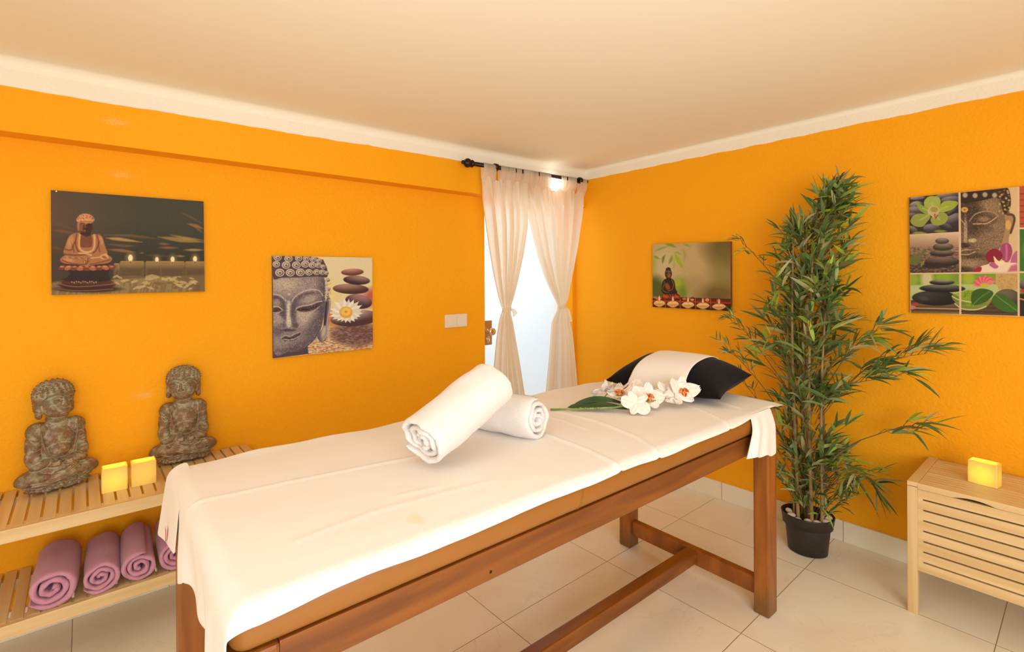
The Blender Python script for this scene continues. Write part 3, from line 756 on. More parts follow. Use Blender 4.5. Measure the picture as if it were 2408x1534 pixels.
def figure(loc, rz, lean, head_yaw, head_tilt, label, seed, mirror=1, swell=1.0):
    bm = bmesh.new(); E_ = lambda c, r, M=None, s=2: ellipsoid(bm, (c[0]*mirror, -c[1], c[2]), r, M, s)
    RY = lambda a: Matrix.Rotation(a*mirror, 3, 'Y')
    # local: x right, -y towards the viewer, z up
    E_((0, .0, .013), (.088, .038, .015), None, 3); E_((0, .002, .028), (.092, .036, .018), None, 3)
    for s in (-1, 1):
        E_((s*.070, .004, .056), (.042, .034, .027), RY(s*.25), 3)
        E_((s*.040, .016, .050), (.060, .032, .020), RY(-s*.18), 3)
        E_((s*.048, .0, .208), (.031, .030, .034), None, 3); E_((s*.058, -.002, .168), (.023, .028, .050), RY(-s*.08), 3); E_((s*.062, .004, .122), (.022, .027, .036), None, 3)
        E_((s*.042, .018, .098), (.036, .020, .017), RY(s*.30), 3)
        E_((s*.016, .034, .090), (.020, .012, .009))
    E_((0, .0, .130), (.058, .032, .060), None, 3); E_((0, .002, .178), (.056, .033, .055), None, 3); E_((0, -.002, .216), (.056, .026, .028), None, 3); E_((0, .0, .244), (.028, .026, .026), None, 3)
    E_((0, .020, .072), (.055, .022, .024), None, 3); E_((0, .018, .140), (.034, .022, .030), None, 3)
    def T(pts, rad, seg=6): tube(bm, [(p[0]*mirror, -p[1], p[2]) for p in pts], rad, seg)
    for k in range(6):
        T([(-.088+.012*k, .032, .030+.006*k), (-.045+.006*k, .046, .030+.007*k), (.005, .050, .038+.006*k), (.055-.004*k, .040, .058+.006*k)], .0032)
    for k in range(3): T([(.084-.006*k, .026, .048+.010*k), (.064, .036, .036+.008*k), (.040, .042, .028+.006*k)], .0028)
    # robe: neckline, sleeves with folds
    T([(.052, .020, .236), (.046, .034, .205), (.040, .038, .165), (.030, .040, .125)], .0034)
    T([(-.048, .020, .236), (-.048, .032, .200), (-.044, .036, .160), (-.034, .038, .122)], .0034)
    T([(-.036, .038, .124), (-.012, .042, .113), (.014, .042, .113), (.030, .040, .125)], .0032)
    for k in range(7): T([(.070-.001*k, .016, .203-.014*k), (.066, .028, .192-.013*k), (.046-.001*k, .034, .196-.013*k)], .0019)
    for k in range(5): T([(-.070, .018, .188-.015*k), (-.062, .030, .178-.015*k), (-.046, .034, .184-.014*k)], .0019)
    for s in (-1, 1):
        for k in range(3): T([(s*.028, .042, .088+.006*k), (s*.005, .046, .086+.006*k)], .0036)
        E_((s*.008, .044, .102), (.0045, .0045, .0045), None, 1)
    rnd = random.Random(seed)
    for k in range(90):
        a = rnd.uniform(-1, 1); E_((a*.084, .036*math.sqrt(max(0, 1-(a*.9)**2)), rnd.uniform(.004, .022)), (.0055, .004, .0032), None, 1)
    # head, carried straight on the neck
    hb = bmesh.new(); H_ = lambda c, r, M=None, s=2: ellipsoid(hb, (c[0], -c[1], c[2]), r, M, s)
    H_((0, .002, -.004), (.0445, .040, .056), None, 3); H_((0, .008, -.034), (.034, .030, .026), None, 3); H_((0, -.006, .026), (.0535, .044, .036), None, 3); H_((0, -.008, .040), (.046, .038, .032), None, 3)
    for s in (-1, 1):
        H_((s*.046, -.012, -.012), (.009, .016, .032), None, 3); H_((s*.047, -.010, -.038), (.009, .012, .014)); H_((s*.044, -.004, .014), (.012, .020, .022))
        H_((s*.0185, .0355, .002), (.0125, .0070, .0060)); H_((s*.019, .024, -.018), (.017, .012, .017))
        tube(hb, [(s*.007, -.0410, .010), (s*.018, -.0440, .0160), (s*.032, -.0360, .0105)], .0017, 6)
        tube(hb, [(s*.008, -.0425, .0005), (s*.018, -.0445, -.0020), (s*.030, -.0370, .0015)], .0013, 6)
        tube(hb, [(s*.008, -.0410, -.0045), (s*.018, -.0430, -.0075), (s*.029, -.0360, -.0045)], .0012, 6)
    H_((0, .040, -.006), (.0060, .008, .016)); H_((0, .043, -.0175), (.0100, .0070, .0058))
    H_((0, .0385, -.0300), (.0135, .0060, .0028)); H_((0, .0380, -.0355), (.0110, .0062, .0032)); H_((0, .032, -.046), (.013, .010, .009))
    tube(hb, [(-.046, -.008, .006), (-.040, -.030, .022), (-.018, -.0425, .027), (0, -.0440, .021), (.018, -.0425, .027), (.040, -.030, .022), (.046, -.008, .006)], .0026, 6)
    for zz, rr2, cnt in ((.027, 1.0, 21), (.035, .985, 21), (.043, .93, 19), (.051, .85, 17), (.059, .72, 14), (.066, .54, 10), (.071, .32, 6), (.074, .08, 1)):
        for k in range(cnt):
            a = 2*PI*(k+.5*(int(zz*1000) % 2))/cnt
            H_((.0530*rr2*math.sin(a), .044*rr2*math.cos(a)-.007, zz), (.0048, .0048, .0042), None, 1)
    for s in (-1, 1):
        for q in range(3):
            for k in range(6): H_((s*(.050-.003*q), -.014-.009*q, .020-.0085*k), (.0048, .0048, .0042), None, 1)
    Mh = Matrix.Translation((0, -.004, .308)) @ Matrix.Rotation(head_yaw, 4, 'Z') @ Matrix.Rotation(head_tilt, 4, 'Y') @ Matrix.Diagonal((1.04, 1.0, 1.04, 1))
    hb.transform(Mh); me_ = bpy.data.meshes.new('tmp'); hb.to_mesh(me_); hb.free(); bm.from_mesh(me_); bpy.data.meshes.remove(me_)
    me = bpy.data.meshes.new('seated_figurine'); bm.to_mesh(me); bm.free()
    o = bpy.data.objects.new('seated_figurine', me); C.objects.link(o); me.materials.append(M_bronze)
    r1 = o.modifiers.new('r', 'REMESH'); r1.mode = 'VOXEL'; r1.voxel_size = .0017; r1.use_smooth_shade = True
    sm = o.modifiers.new('s', 'SMOOTH'); sm.iterations = 2; sm.factor = .5
    o.location = loc; o.rotation_euler = (-lean, 0, rz); o.scale = (swell, 1, 1)
    tag(o, label, 'statue', 'bronze seated figures on the shelf'); return o
figure((-.065, 2.404, .5285), .34, .07, .30, -.08, 'bronze seated statue on the shelf left of the two candles', 3, 1, 1.06)
figure((.316, 2.430, .5275), .0, .06, -.30, .02, 'bronze seated statue on the shelf behind the end of the table', 5, -1, 1.06)

# ------------------------------------------------------------------ storage bench at the right wall
bx0, by1 = 2.367, .464
bench = empty('storage_bench', (2.56, .07, 0)); tag(bench, 'light wooden slatted storage bench with hinged lid against the right wall', 'bench')
BY0 = -.33
for x in (bx0, 2.725):
    for y in (by1-.031, BY0):
        local(obj('leg', B(x, x+.031, y, y+.031, 0, .476, bev=.002), M_pine_z, bench), bench)
for i in range(8):
    zt = .470-.0388*i
    local(obj('front_slat', B(bx0+.003, bx0+.016, BY0+.031, by1-.031, zt-.033, zt, bev=.0015), M_pine_y, bench), bench)
    if i < 7: local(obj('slat_spacer', B(bx0+.004, bx0+.014, by1-.0465, by1-.031, zt-.0388, zt-.033), M_pine_y, bench), bench)
local(obj('side_panel', B(bx0+.031, 2.725, by1-.022, by1-.008, .18, .474), M_pine, bench), bench)
local(obj('side_panel', B(bx0+.031, 2.725, BY0+.008, BY0+.022, .18, .474), M_pine, bench), bench)
local(obj('back_panel', B(2.735, 2.745, BY0+.031, by1-.031, .18, .474), M_pine_y, bench), bench)
local(obj('bottom_panel', B(bx0+.02, 2.735, BY0+.03, by1-.03, .185, .195), M_pine_y, bench), bench)
# lid: two end boards, a front rail with a finger scoop, long slats
LZ = .494
local(obj('lid_end', B(bx0, 2.757, by1-.031, by1, .478, LZ, bev=.0015), M_pine, bench), bench)
local(obj('lid_end', B(bx0, 2.757, BY0, BY0+.031, .478, LZ, bev=.0015), M_pine, bench), bench)
bm = bmesh.new(); N_ = 60; rows = []
for k in range(N_+1):
    y = (by1-.0315)+(BY0+.0315-(by1-.0315))*k/N_
    zl = .4715
    if .222 < y < .332: zl += .0095*math.sin(PI*(y-.222)/.110)**.8
    rows.append([bm.verts.new((bx0+.001, y, LZ-.001)), bm.verts.new((bx0+.001, y, zl)), bm.verts.new((bx0+.018, y, zl)), bm.verts.new((bx0+.018, y, LZ-.001))])
for a, b in zip(rows, rows[1:]):
    for k in range(4): bm.faces.new((a[k], a[(k+1) % 4], b[(k+1) % 4], b[k]))
bm.faces.new(rows[0]); bm.faces.new(rows[-1][::-1])
local(obj('lid_front_rail', bm, M_pine_y, bench), bench)
x = bx0+.020
while x < 2.74:
    local(obj('lid_slat', B(x, x+.0235, BY0+.032, by1-.032, .482, LZ-.001, bev=.0012), M_pine_y, bench), bench)
    x += .0272
local(obj('lid_batten', B(bx0+.02, 2.75, -.02, .02, .474, .482), M_pine, bench), bench)

# ------------------------------------------------------------------ white towels on the table
o = rolled_towel('bath_towel', (.628, 1.082, .866), (.888, 1.118, .974), .076, 3.0, M_terry, .86, 12, gap=.20, twist=3.6, rough=.003, fray=.004)
tag(o, 'white rolled bath towel on the table, leaning up on the smaller roll', 'towel', 'white rolled towels on the table')
o = rolled_towel('bath_towel', (1.024, 1.068, .850), (.955, 1.320, .850), .064, 3.1, M_terry, .98, 21, gap=.22, twist=2.2, rough=.003, fray=.004)
tag(o, 'white rolled towel on the table, under the leaning one, spiral end showing', 'towel', 'white rolled towels on the table')

# ------------------------------------------------------------------ pillow with a cream cloth over it
PC = Vector((1.890, 1.142, .798)); prz = math.radians(4.6)
def pil(u, v, off=0.0, lo=False):
    """u -1..1 along its length, v -1..1 across"""
    a = .248*(1-.030*(1-abs(v)**2)); bq = .160*(1-.06*(1-abs(u)**2.5))
    x = v*bq*(1+.0*u); y = u*a*(1-.05*(1-v*v))
    th = ((1-abs(u)**3.4)**.72)*((1-abs(v)**2.6)**.5)
    mid = .020+.044*(v+1)/2 + .006*abs(u)**3 
    z = mid + (.098*th+off if not lo else -(mid-.004)*min(1, th*1.4))
    return Vector((x, y, z))
def pillow_grid(n, m_, fn):
    vs_ = [fn(-1+2*i/n, -1+2*j/m_) for i in range(n+1) for j in range(m_+1)]
    return vs_, [(i*(m_+1)+j, (i+1)*(m_+1)+j, (i+1)*(m_+1)+j+1, i*(m_+1)+j+1) for i in range(n) for j in range(m_)]
def warp(t_): return math.sin(t_*PI/2)
n, m_ = 60, 40
v1, f1 = pillow_grid(n, m_, lambda u, v: pil(warp(u), warp(v)))
v2, f2 = pillow_grid(n, m_, lambda u, v: pil(warp(u), warp(v), lo=True))
k0 = len(v1); vs = v1+v2; fs = f1+[tuple(k0+q for q in f[::-1]) for f in f2]
for v in vs:
    nn = noise.noise(v*14)*.0025; v.z += nn if v.z > .02 else 0
po = rawobj('pillow', vs, fs, M_black); po.location = PC; po.rotation_euler = (0, 0, prz)
tag(po, 'black cotton pillow lying at the far end of the massage table', 'pillow')
bmx = bmesh.new(); bmx.from_mesh(po.data); bmesh.ops.remove_doubles(bmx, verts=bmx.verts[:], dist=.0006); bmesh.ops.recalc_face_normals(bmx, faces=bmx.faces[:]); bmx.to_mesh(po.data); bmx.free(); po.data.polygons.foreach_set('use_smooth', [True]*len(po.data.polygons))
def band(u, v):
    q_ = (min(1, v)+1)/2; uu = (-.42-.13*q_)*(1-(u+1)/2)+(.54-.10*q_)*(u+1)/2
    if v < -.62:                       # hangs down the front of the pillow to the table
        k = (-v-.62)/.38; p = pil(uu, -.93, .0035); q = Vector((p.x-.012, p.y, .006))
        return p.lerp(q, k)+Vector((-.014*math.sin(PI*min(1, k))-.006, 0, .0010))
    w_ = -.93+1.91*(v+.62)/1.62; return pil(uu, w_, .0035)+Vector((-.006*sstep(.2, -.9, w_), 0, .0010))
v1, f1 = pillow_grid(40, 64, band)
rows_low = []
for j, (dz, dx) in enumerate(((0, 0), (-.012, .000), (-.026, .004))): pass
bo = rawobj('folded_cloth', v1, f1, M_sheet); bo.location = PC; bo.rotation_euler = (0, 0, prz)
s = bo.modifiers.new('s', 'SOLIDIFY'); s.thickness = .002; s.offset = 1
tag(bo, 'cream cloth folded across the middle of the black pillow', 'cloth')

# ------------------------------------------------------------------ artificial orchid stem
M_stem = mat('green_stem', srgb((112, 140, 62)), .5, var=(30, srgb((150, 170, 90)), .4, .7))
M_leafd = mat('dark_leaf', srgb((40, 66, 32)), .35, var=(25, srgb((58, 90, 40)), .4, .7))
M_petal = mat('white_petal', srgb((255, 240, 224)), .7, sheen=.1, bump=(60, .15, .001))
M_lip = mat('orchid_lip', srgb((238, 150, 60)), .55, var=(140, srgb((170, 50, 30)), .45, .6))
orc = empty('orchid_stem', (1.45, 1.10, .795)); tag(orc, 'artificial white orchid stem with dark green leaf lying in front of the pillow', 'flower')
ZT = .792
def W(x, y, z): return (x, y, z)
bm = bmesh.new(); tube(bm, [W(1.262, 1.262, ZT+.006), W(1.33, 1.19, ZT+.010), W(1.42, 1.10, ZT+.018), W(1.50, 1.05, ZT+.026), W(1.60, 1.02, ZT+.034), W(1.70, 1.01, ZT+.03), W(1.76, 1.04, ZT+.028)], [.0036, .0034, .0032, .003, .0026, .002, .0014], 8)
tube(bm, [W(1.36, 1.16, ZT+.013), W(1.44, 1.17, ZT+.03), W(1.50, 1.19, ZT+.045)], .0018, 6)
for k in range(5): ellipsoid(bm, (1.335+.012*k, 1.185-.013*k, ZT+.0135), (.006, .005, .004), None, 1)
local(obj('stem', bm, M_stem, orc, True), orc)
def blade(p0, p1, width, lift, m, name, parent, nseg=16, fold=.25, drop=0):
    p0, p1 = Vector(p0), Vector(p1); ax = p1-p0; sd = ax.cross(Vector((0, 0, 1))).normalized(); vs_ = []
    for i in range(nseg+1):
        t_ = i/nseg; wv = width*(math.sin(PI*min(1, t_*1.0)**.8)**.75+.02); c = p0+ax*t_+Vector((0, 0, lift*math.sin(PI*t_)+drop*t_*t_))
        for k in range(-3, 4): vs_.append(c+sd*wv*k/3*.8+Vector((0, 0, abs(k/3)*wv*fold-k/3*wv*.42)))
    return local(rawobj(name, vs_, [(i*7+k, i*7+k+1, (i+1)*7+k+1, (i+1)*7+k) for i in range(nseg) for k in range(6)], m, parent), orc)
blade((1.318, 1.232, ZT+.009), (1.462, 1.070, ZT+.009), .020, .010, M_leafd, 'leaf', orc)
blade((1.34, 1.225, ZT+.014), (1.490, 1.100, ZT+.016), .017, .018, M_leafd, 'leaf', orc)
def flower(c, n, size, spin, open_=True, seed=0):
    """five petals and a lip facing direction n"""
    n = Vector(n).normalized(); a = Vector((0, 0, 1)); X = n.cross(a).normalized(); Y = X.cross(n)
    rnd = random.Random(seed); c = Vector(c)
    r = empty('blossom', c-orc.location); r.parent = orc; size *= 1.08
    for k, (ang_, ln, wd) in enumerate(((90, 1.0, .50), (18, 1.12, .72), (162, 1.12, .72), (-48, .95, .50), (-132, .95, .50))):
        A = math.radians(ang_+spin+rnd.uniform(-7, 7)); d_ = X*math.cos(A)+Y*math.sin(A); sd = n.cross(d_); vs_ = []
        ns, nk = 10, 8; curl = rnd.uniform(-.25, .35); L_ = size*ln
        for i in range(ns+1):
            t_ = i/ns; wv = L_*wd*1.08*(math.sin(PI*min(.985, .05+.93*t_**.85))**.45)*(.35+.65*sstep(0, .45, t_)) + .001
            for q in range(nk+1):
                s_ = -1+2*q/nk
                ruf = .09*L_*math.sin(s_*8+k*2+t_*6)*t_
                p = d_*(L_*t_)+sd*wv*s_*.62+n*(L_*(.18*t_+curl*t_*t_-.10*s_*s_*(1-t_))+ruf)
                vs_.append(p)
        rawobj('petal', vs_, [(i*(nk+1)+q, i*(nk+1)+q+1, (i+1)*(nk+1)+q+1, (i+1)*(nk+1)+q) for i in range(ns) for q in range(nk)], M_petal, r)
    if open_:
        bm = bmesh.new(); Mx_ = Matrix((X, Y, n)).transposed()
        ellipsoid(bm, n*.008, (.007, .007, .012), Mx_); ellipsoid(bm, n*.011-Y*.012, (.011, .014, .005), Mx_)
        for s_ in (-1, 1): ellipsoid(bm, n*.014+X*.012*s_-Y*.002, (.0055, .012, .004), Mx_ @ Matrix.Rotation(s_*.6, 3, 'Z'))
        tube(bm, [n*.010-Y*.016, n*.016-Y*.022, n*.012-Y*.026], .0015, 5)
        obj('lip', bm, M_lip, r, True)
VW = Vector((-.72, -.60, .35))
flower((1.478, 1.205, ZT+.050), (-.1, .6, .75), .044, 20, False, 1)
flower((1.500, 1.135, ZT+.046), (-.3, -.1, .9), .050, 40, True, 2)
flower((1.470, 1.045, ZT+.036), (-.55, -.45, .65), .044, 200, False, 7)
flower((1.555, 1.055, ZT+.040), (-.55, -.5, .72), .050, 10, True, 3)
flower((1.665, 1.000, ZT+.040), (-.45, -.55, .65), .048, -30, False, 4)
flower((1.590, 1.120, ZT+.046), (-.3, -.2, .95), .044, 70, False, 8)
flower((1.652, 1.042, ZT+.048), (-.3, -.4, .85), .044, 120, False, 11)
flower((1.525, 1.165, ZT+.052), (-.2, .2, .95), .044, 150, False, 12)
flower((1.690, 1.000, ZT+.050), (-.35, -.75, .62), .050, 15, True, 5)

# ------------------------------------------------------------------ potted bamboo
plant = empty('potted_bamboo', (2.545, .868, 0)); tag(plant, 'tall artificial bamboo plant in a small black pot by the right wall', 'plant')
prof = [(.070, 0), (.077, .003), (.088, .118), (.0885, .122), (.098, .124), (.1035, .170), (.1045, .174), (.100, .174), (.096, .150), (.090, .150)]
bm = bmesh.new(); lathe(bm, prof, seg=48, M=Matrix.Rotation(.3, 4, 'Z') @ Matrix.Diagonal((.93, 1.04, 1, 1))); obj('pot', bm, M_pot, plant, True)
rnd = random.Random(11)
peb = [(.030, -.070, .024, 'large pale pebble at the right rim of the bamboo pot'), (-.012, -.080, .020, 'smooth pebble just left of the large one at the front of the bamboo pot'),
       (-.052, -.058, .017, 'small pebble at the front of the bamboo pot between the canes'), (-.062, -.022, .016, 'small pebble at the foot of the nearest bamboo cane'),
       (-.058, .048, .019, 'cream pebble near the left rim of the bamboo pot'), (-.022, .072, .018, 'pebble farthest left against the rim of the bamboo pot'), (-.076, .012, .015, 'small pebble at the front left of the bamboo pot')]
for i, (x, y, r0, lab) in enumerate(peb):
    bm = bmesh.new(); ellipsoid(bm, (0, 0, 0), (r0, r0*rnd.uniform(.7, .95), r0*.62), Matrix.Rotation(rnd.uniform(0, 3), 3, 'Z'), 3)
    for v in bm.verts: v.co += v.co.normalized()*noise.noise(v.co*40+Vector((i, 0, 0)))*.003
    o = obj('pebble', bm, M_pebble, None, True); o.location = (2.545+x, .868+y, .150+r0*.62+.0035)
    tag(o, lab, 'pebble', 'pebbles in the bamboo pot')
# canes: bottom (x,y) -> top (x,y,z)
CAN = [((-.02, .055), (.00, .075, 1.25), .0075), ((-.045, .030), (-.03, .045, 1.45), .0080), ((.000, .0), (-.01, .00, 1.50), .0085), ((-.055, -.035), (-.05, -.035, 1.38), .0090), ((.03, -.05), (.03, -.075, 1.30), .0075), ((-.03, -.062), (-.02, -.085, 1.12), .0078), ((.03, .04), (.05, .04, 1.1), .006)]
px_, py_ = plant.location.x, plant.location.y
for (a0, a1), (b0, b1, bz), rr in CAN:
    bm = bmesh.new(); pts, rads = [], []; nn_ = int(bz/.022)
    for k in range(nn_+1):
        t_ = k/nn_; z = .14+(bz-.14)*t_
        x = a0+(b0-a0)*t_+.006*math.sin(t_*5+rr*900); y = a1+(b1-a1)*t_+.008*math.sin(t_*4+rr*700)
        node = 1.18 if k % 6 == 0 else 1
        pts.append((x, y, z)); rads.append(rr*(1-.45*t_)*node)
    tube(bm, pts, rads, 8); obj('cane', bm, M_cane, plant, True)
# leaves
LV, LF, LC = [], [], []
def leaf(p, d, L_, wd, rnd):
    d = Vector(d).normalized(); sd = d.cross(Vector((0, 0, 1)))
    if sd.length < .1: sd = Vector((1, 0, 0))
    sd.normalize(); sd = (Matrix.Rotation(rnd.uniform(-1.1, 1.1), 3, d) @ sd); up = sd.cross(d)
    k0 = len(LV); droop = rnd.uniform(.05, .45)*L_; segs = 5; c = Vector(p)
    q = rnd.random()
    if q < .18: col = (148, 170, 58)
    elif q < .34: col = (170, 164, 112)
    elif q < .66: col = (118, 136, 80)
    else: col = (84, 116, 58)
    jit = rnd.uniform(.85, 1.15); col = tuple(min(255, v*jit) for v in col); lc = srgb(col)
    for i in range(segs+1):
        t_ = i/segs; wv = wd*(math.sin(PI*min(1, t_*.97+.02)**.72)**.9)
        cc = c+d*(L_*t_)-Vector((0, 0, droop*t_*t_))
        for s_ in (-1, 0, 1):
            v = cc+sd*wv*s_+up*(abs(s_)*wv*.22)
            v.x = min(v.x, XR-px_-.006)
            if v.z < .53: v.y = max(v.y, .474-py_)
            LV.append(v); LC.append(lc)
    for i in range(segs):
        for k in range(2): LF.append((k0+i*3+k, k0+i*3+k+1, k0+(i+1)*3+k+1, k0+(i+1)*3+k))
twig_bm = bmesh.new()
def spray(p0, p1, nl, rnd, L_=(.055, .10), fan=1.0, sub=0):
    p0, p1 = Vector(p0), Vector(p1); p1.x = min(p1.x, XR-px_-.02)
    mid = (p0+p1)/2+Vector((0, 0, .02)); ax = (p1-p0).normalized()
    tube(twig_bm, [p0, mid, p1], [.0016, .0012, .0007], 4, False)
    for i in range(nl):
        t_ = rnd.uniform(.25, 1) if i < nl*.6 else 1
        q = p0.lerp(mid, t_*2) if t_ < .5 else mid.lerp(p1, t_*2-1)
        dv = ax*rnd.uniform(.5, 1.3)+Vector((rnd.uniform(-1, 1), rnd.uniform(-1, 1), rnd.uniform(-.55, .75)))*fan*.85
        ln = rnd.uniform(*L_); leaf(q, dv, ln, ln*rnd.uniform(.050, .074), rnd)
ENV_L = [(.735, 1.70), (.765, 1.67), (.90, 1.58), (1.03, 1.47), (1.06, 1.29), (1.09, 1.165), (1.13, 1.05), (1.17, .93), (1.14, .80), (1.05, .65), (1.01, .50), (1.01, .34), (.965, .26), (.95, .2)]
ENV_R = [(.725, 1.70), (.705, 1.67), (.68, 1.55), (.67, 1.43), (.665, 1.29), (.645, 1.178), (.645, 1.07), (.63, .946), (.625, .86), (.66, .71), (.67, .60), (.63, .47), (.61, .39), (.67, .27), (.70, .2)]
rnd = random.Random(5)
for i in range(340):
    z = .24+1.44*(rnd.random()**.92) if i < 270 else (rnd.uniform(1.25, 1.50) if i < 292 else rnd.uniform(.24, .50))
    if .50 < z < .72 and rnd.random() < .35: continue
    yl, yr = interp(ENV_L, z), interp(ENV_R, z); yc = .86-.12*sstep(1.2, 1.7, z)
    a = rnd.uniform(0, 2*PI); rr = rnd.random()**.6
    cy, sx_ = math.cos(a), math.sin(a)
    hy = (yl-yc) if cy > 0 else (yc-yr)
    ty = yc + cy*hy*rr*.90; dep = min(.17, max(.04, (yl-yr)*.42))
    tx = sx_*dep*rr
    if tx > 0: tx *= .9
    st = Vector((tx*.25, (ty-py_)*.35, z-.06-.09*rr)); en = Vector((tx, ty-py_, z))
    spray(st, en, rnd.randint(5, 8), rnd, (.085, .145) if z > .45 else (.065, .11))
# long side branches
def branch(pts, nspr, rnd, L_=(.075, .13)):
    pts = [Vector((x-px_, y-py_, z)) for x, y, z in pts]
    tube(twig_bm, pts, [.0026-.0018*i/(len(pts)-1) for i in range(len(pts))], 5, False)
    n_ = len(pts)-1
    for k in range(nspr):
        t_ = .35+.65*(k+.5)/nspr; i = min(int(t_*n_), n_-1); p = pts[i].lerp(pts[i+1], t_*n_-i); d_ = (pts[i+1]-pts[i]).normalized()
        en = p+d_*rnd.uniform(.03, .07)+Vector((rnd.uniform(-.02, .02), rnd.uniform(-.02, .02), rnd.uniform(-.03, .035)))
        spray(p, en, rnd.randint(4, 7), rnd, L_, .7)
branch([(2.54, .82, .62), (2.55, .74, .76), (2.56, .64, .87), (2.58, .53, .93), (2.60, .44, .955)], 11, rnd)
branch([(2.52, .80, .70), (2.50, .70, .80), (2.50, .62, .83), (2.51, .52, .86)], 8, rnd)
branch([(2.54, .80, .75), (2.54, .72, .90), (2.55, .65, 1.0), (2.56, .60, 1.04)], 6, rnd)
branch([(2.54, .78, .45), (2.55, .66, .56), (2.57, .57, .615), (2.58, .50, .65), (2.58, .46, .655)], 5, rnd)
branch([(2.54, .78, .32), (2.55, .70, .40), (2.56, .65, .40), (2.57, .62, .37)], 6, rnd)
branch([(2.52, .92, 1.15), (2.50, 1.02, 1.30), (2.49, 1.10, 1.40), (2.49, 1.14, 1.435)], 5, rnd, (.04, .07))
branch([(2.52, .95, .75), (2.50, 1.05, .90), (2.49, 1.13, 1.00), (2.49, 1.20, 1.05)], 7, rnd, (.05, .08))
branch([(2.52, .95, .60), (2.50, 1.06, .75), (2.49, 1.16, .86), (2.49, 1.21, .89)], 7, rnd, (.05, .08))
branch([(2.52, .93, .45), (2.50, 1.03, .62), (2.50, 1.12, .72), (2.50, 1.16, .76)], 6, rnd, (.05, .08))
branch([(2.54, .80, 1.45), (2.54, .76, 1.58), (2.54, .735, 1.68)], 4, rnd, (.05, .08))
obj('twigs', twig_bm, M_twig, plant)
me = bpy.data.meshes.new('foliage'); me.from_pydata([tuple(v) for v in LV], [], LF); me.update()
at = me.color_attributes.new('tint', 'FLOAT_COLOR', 'POINT'); at.data.foreach_set('color', np.array(LC, dtype=np.float32).ravel())
mt = bpy.data.materials.new('bamboo_leaf'); mt.use_nodes = True; t = NT(mt); b = t.n['Principled BSDF']; b.inputs['Roughness'].default_value = .42
a_ = t.add('ShaderNodeVertexColor'); a_.layer_name = 'tint'; t.link(a_.outputs[0], b.inputs['Base Color'])
link('foliage', me, plant, mt, True)['kind'] = 'stuff'
print('leaves', len(LF)//10)

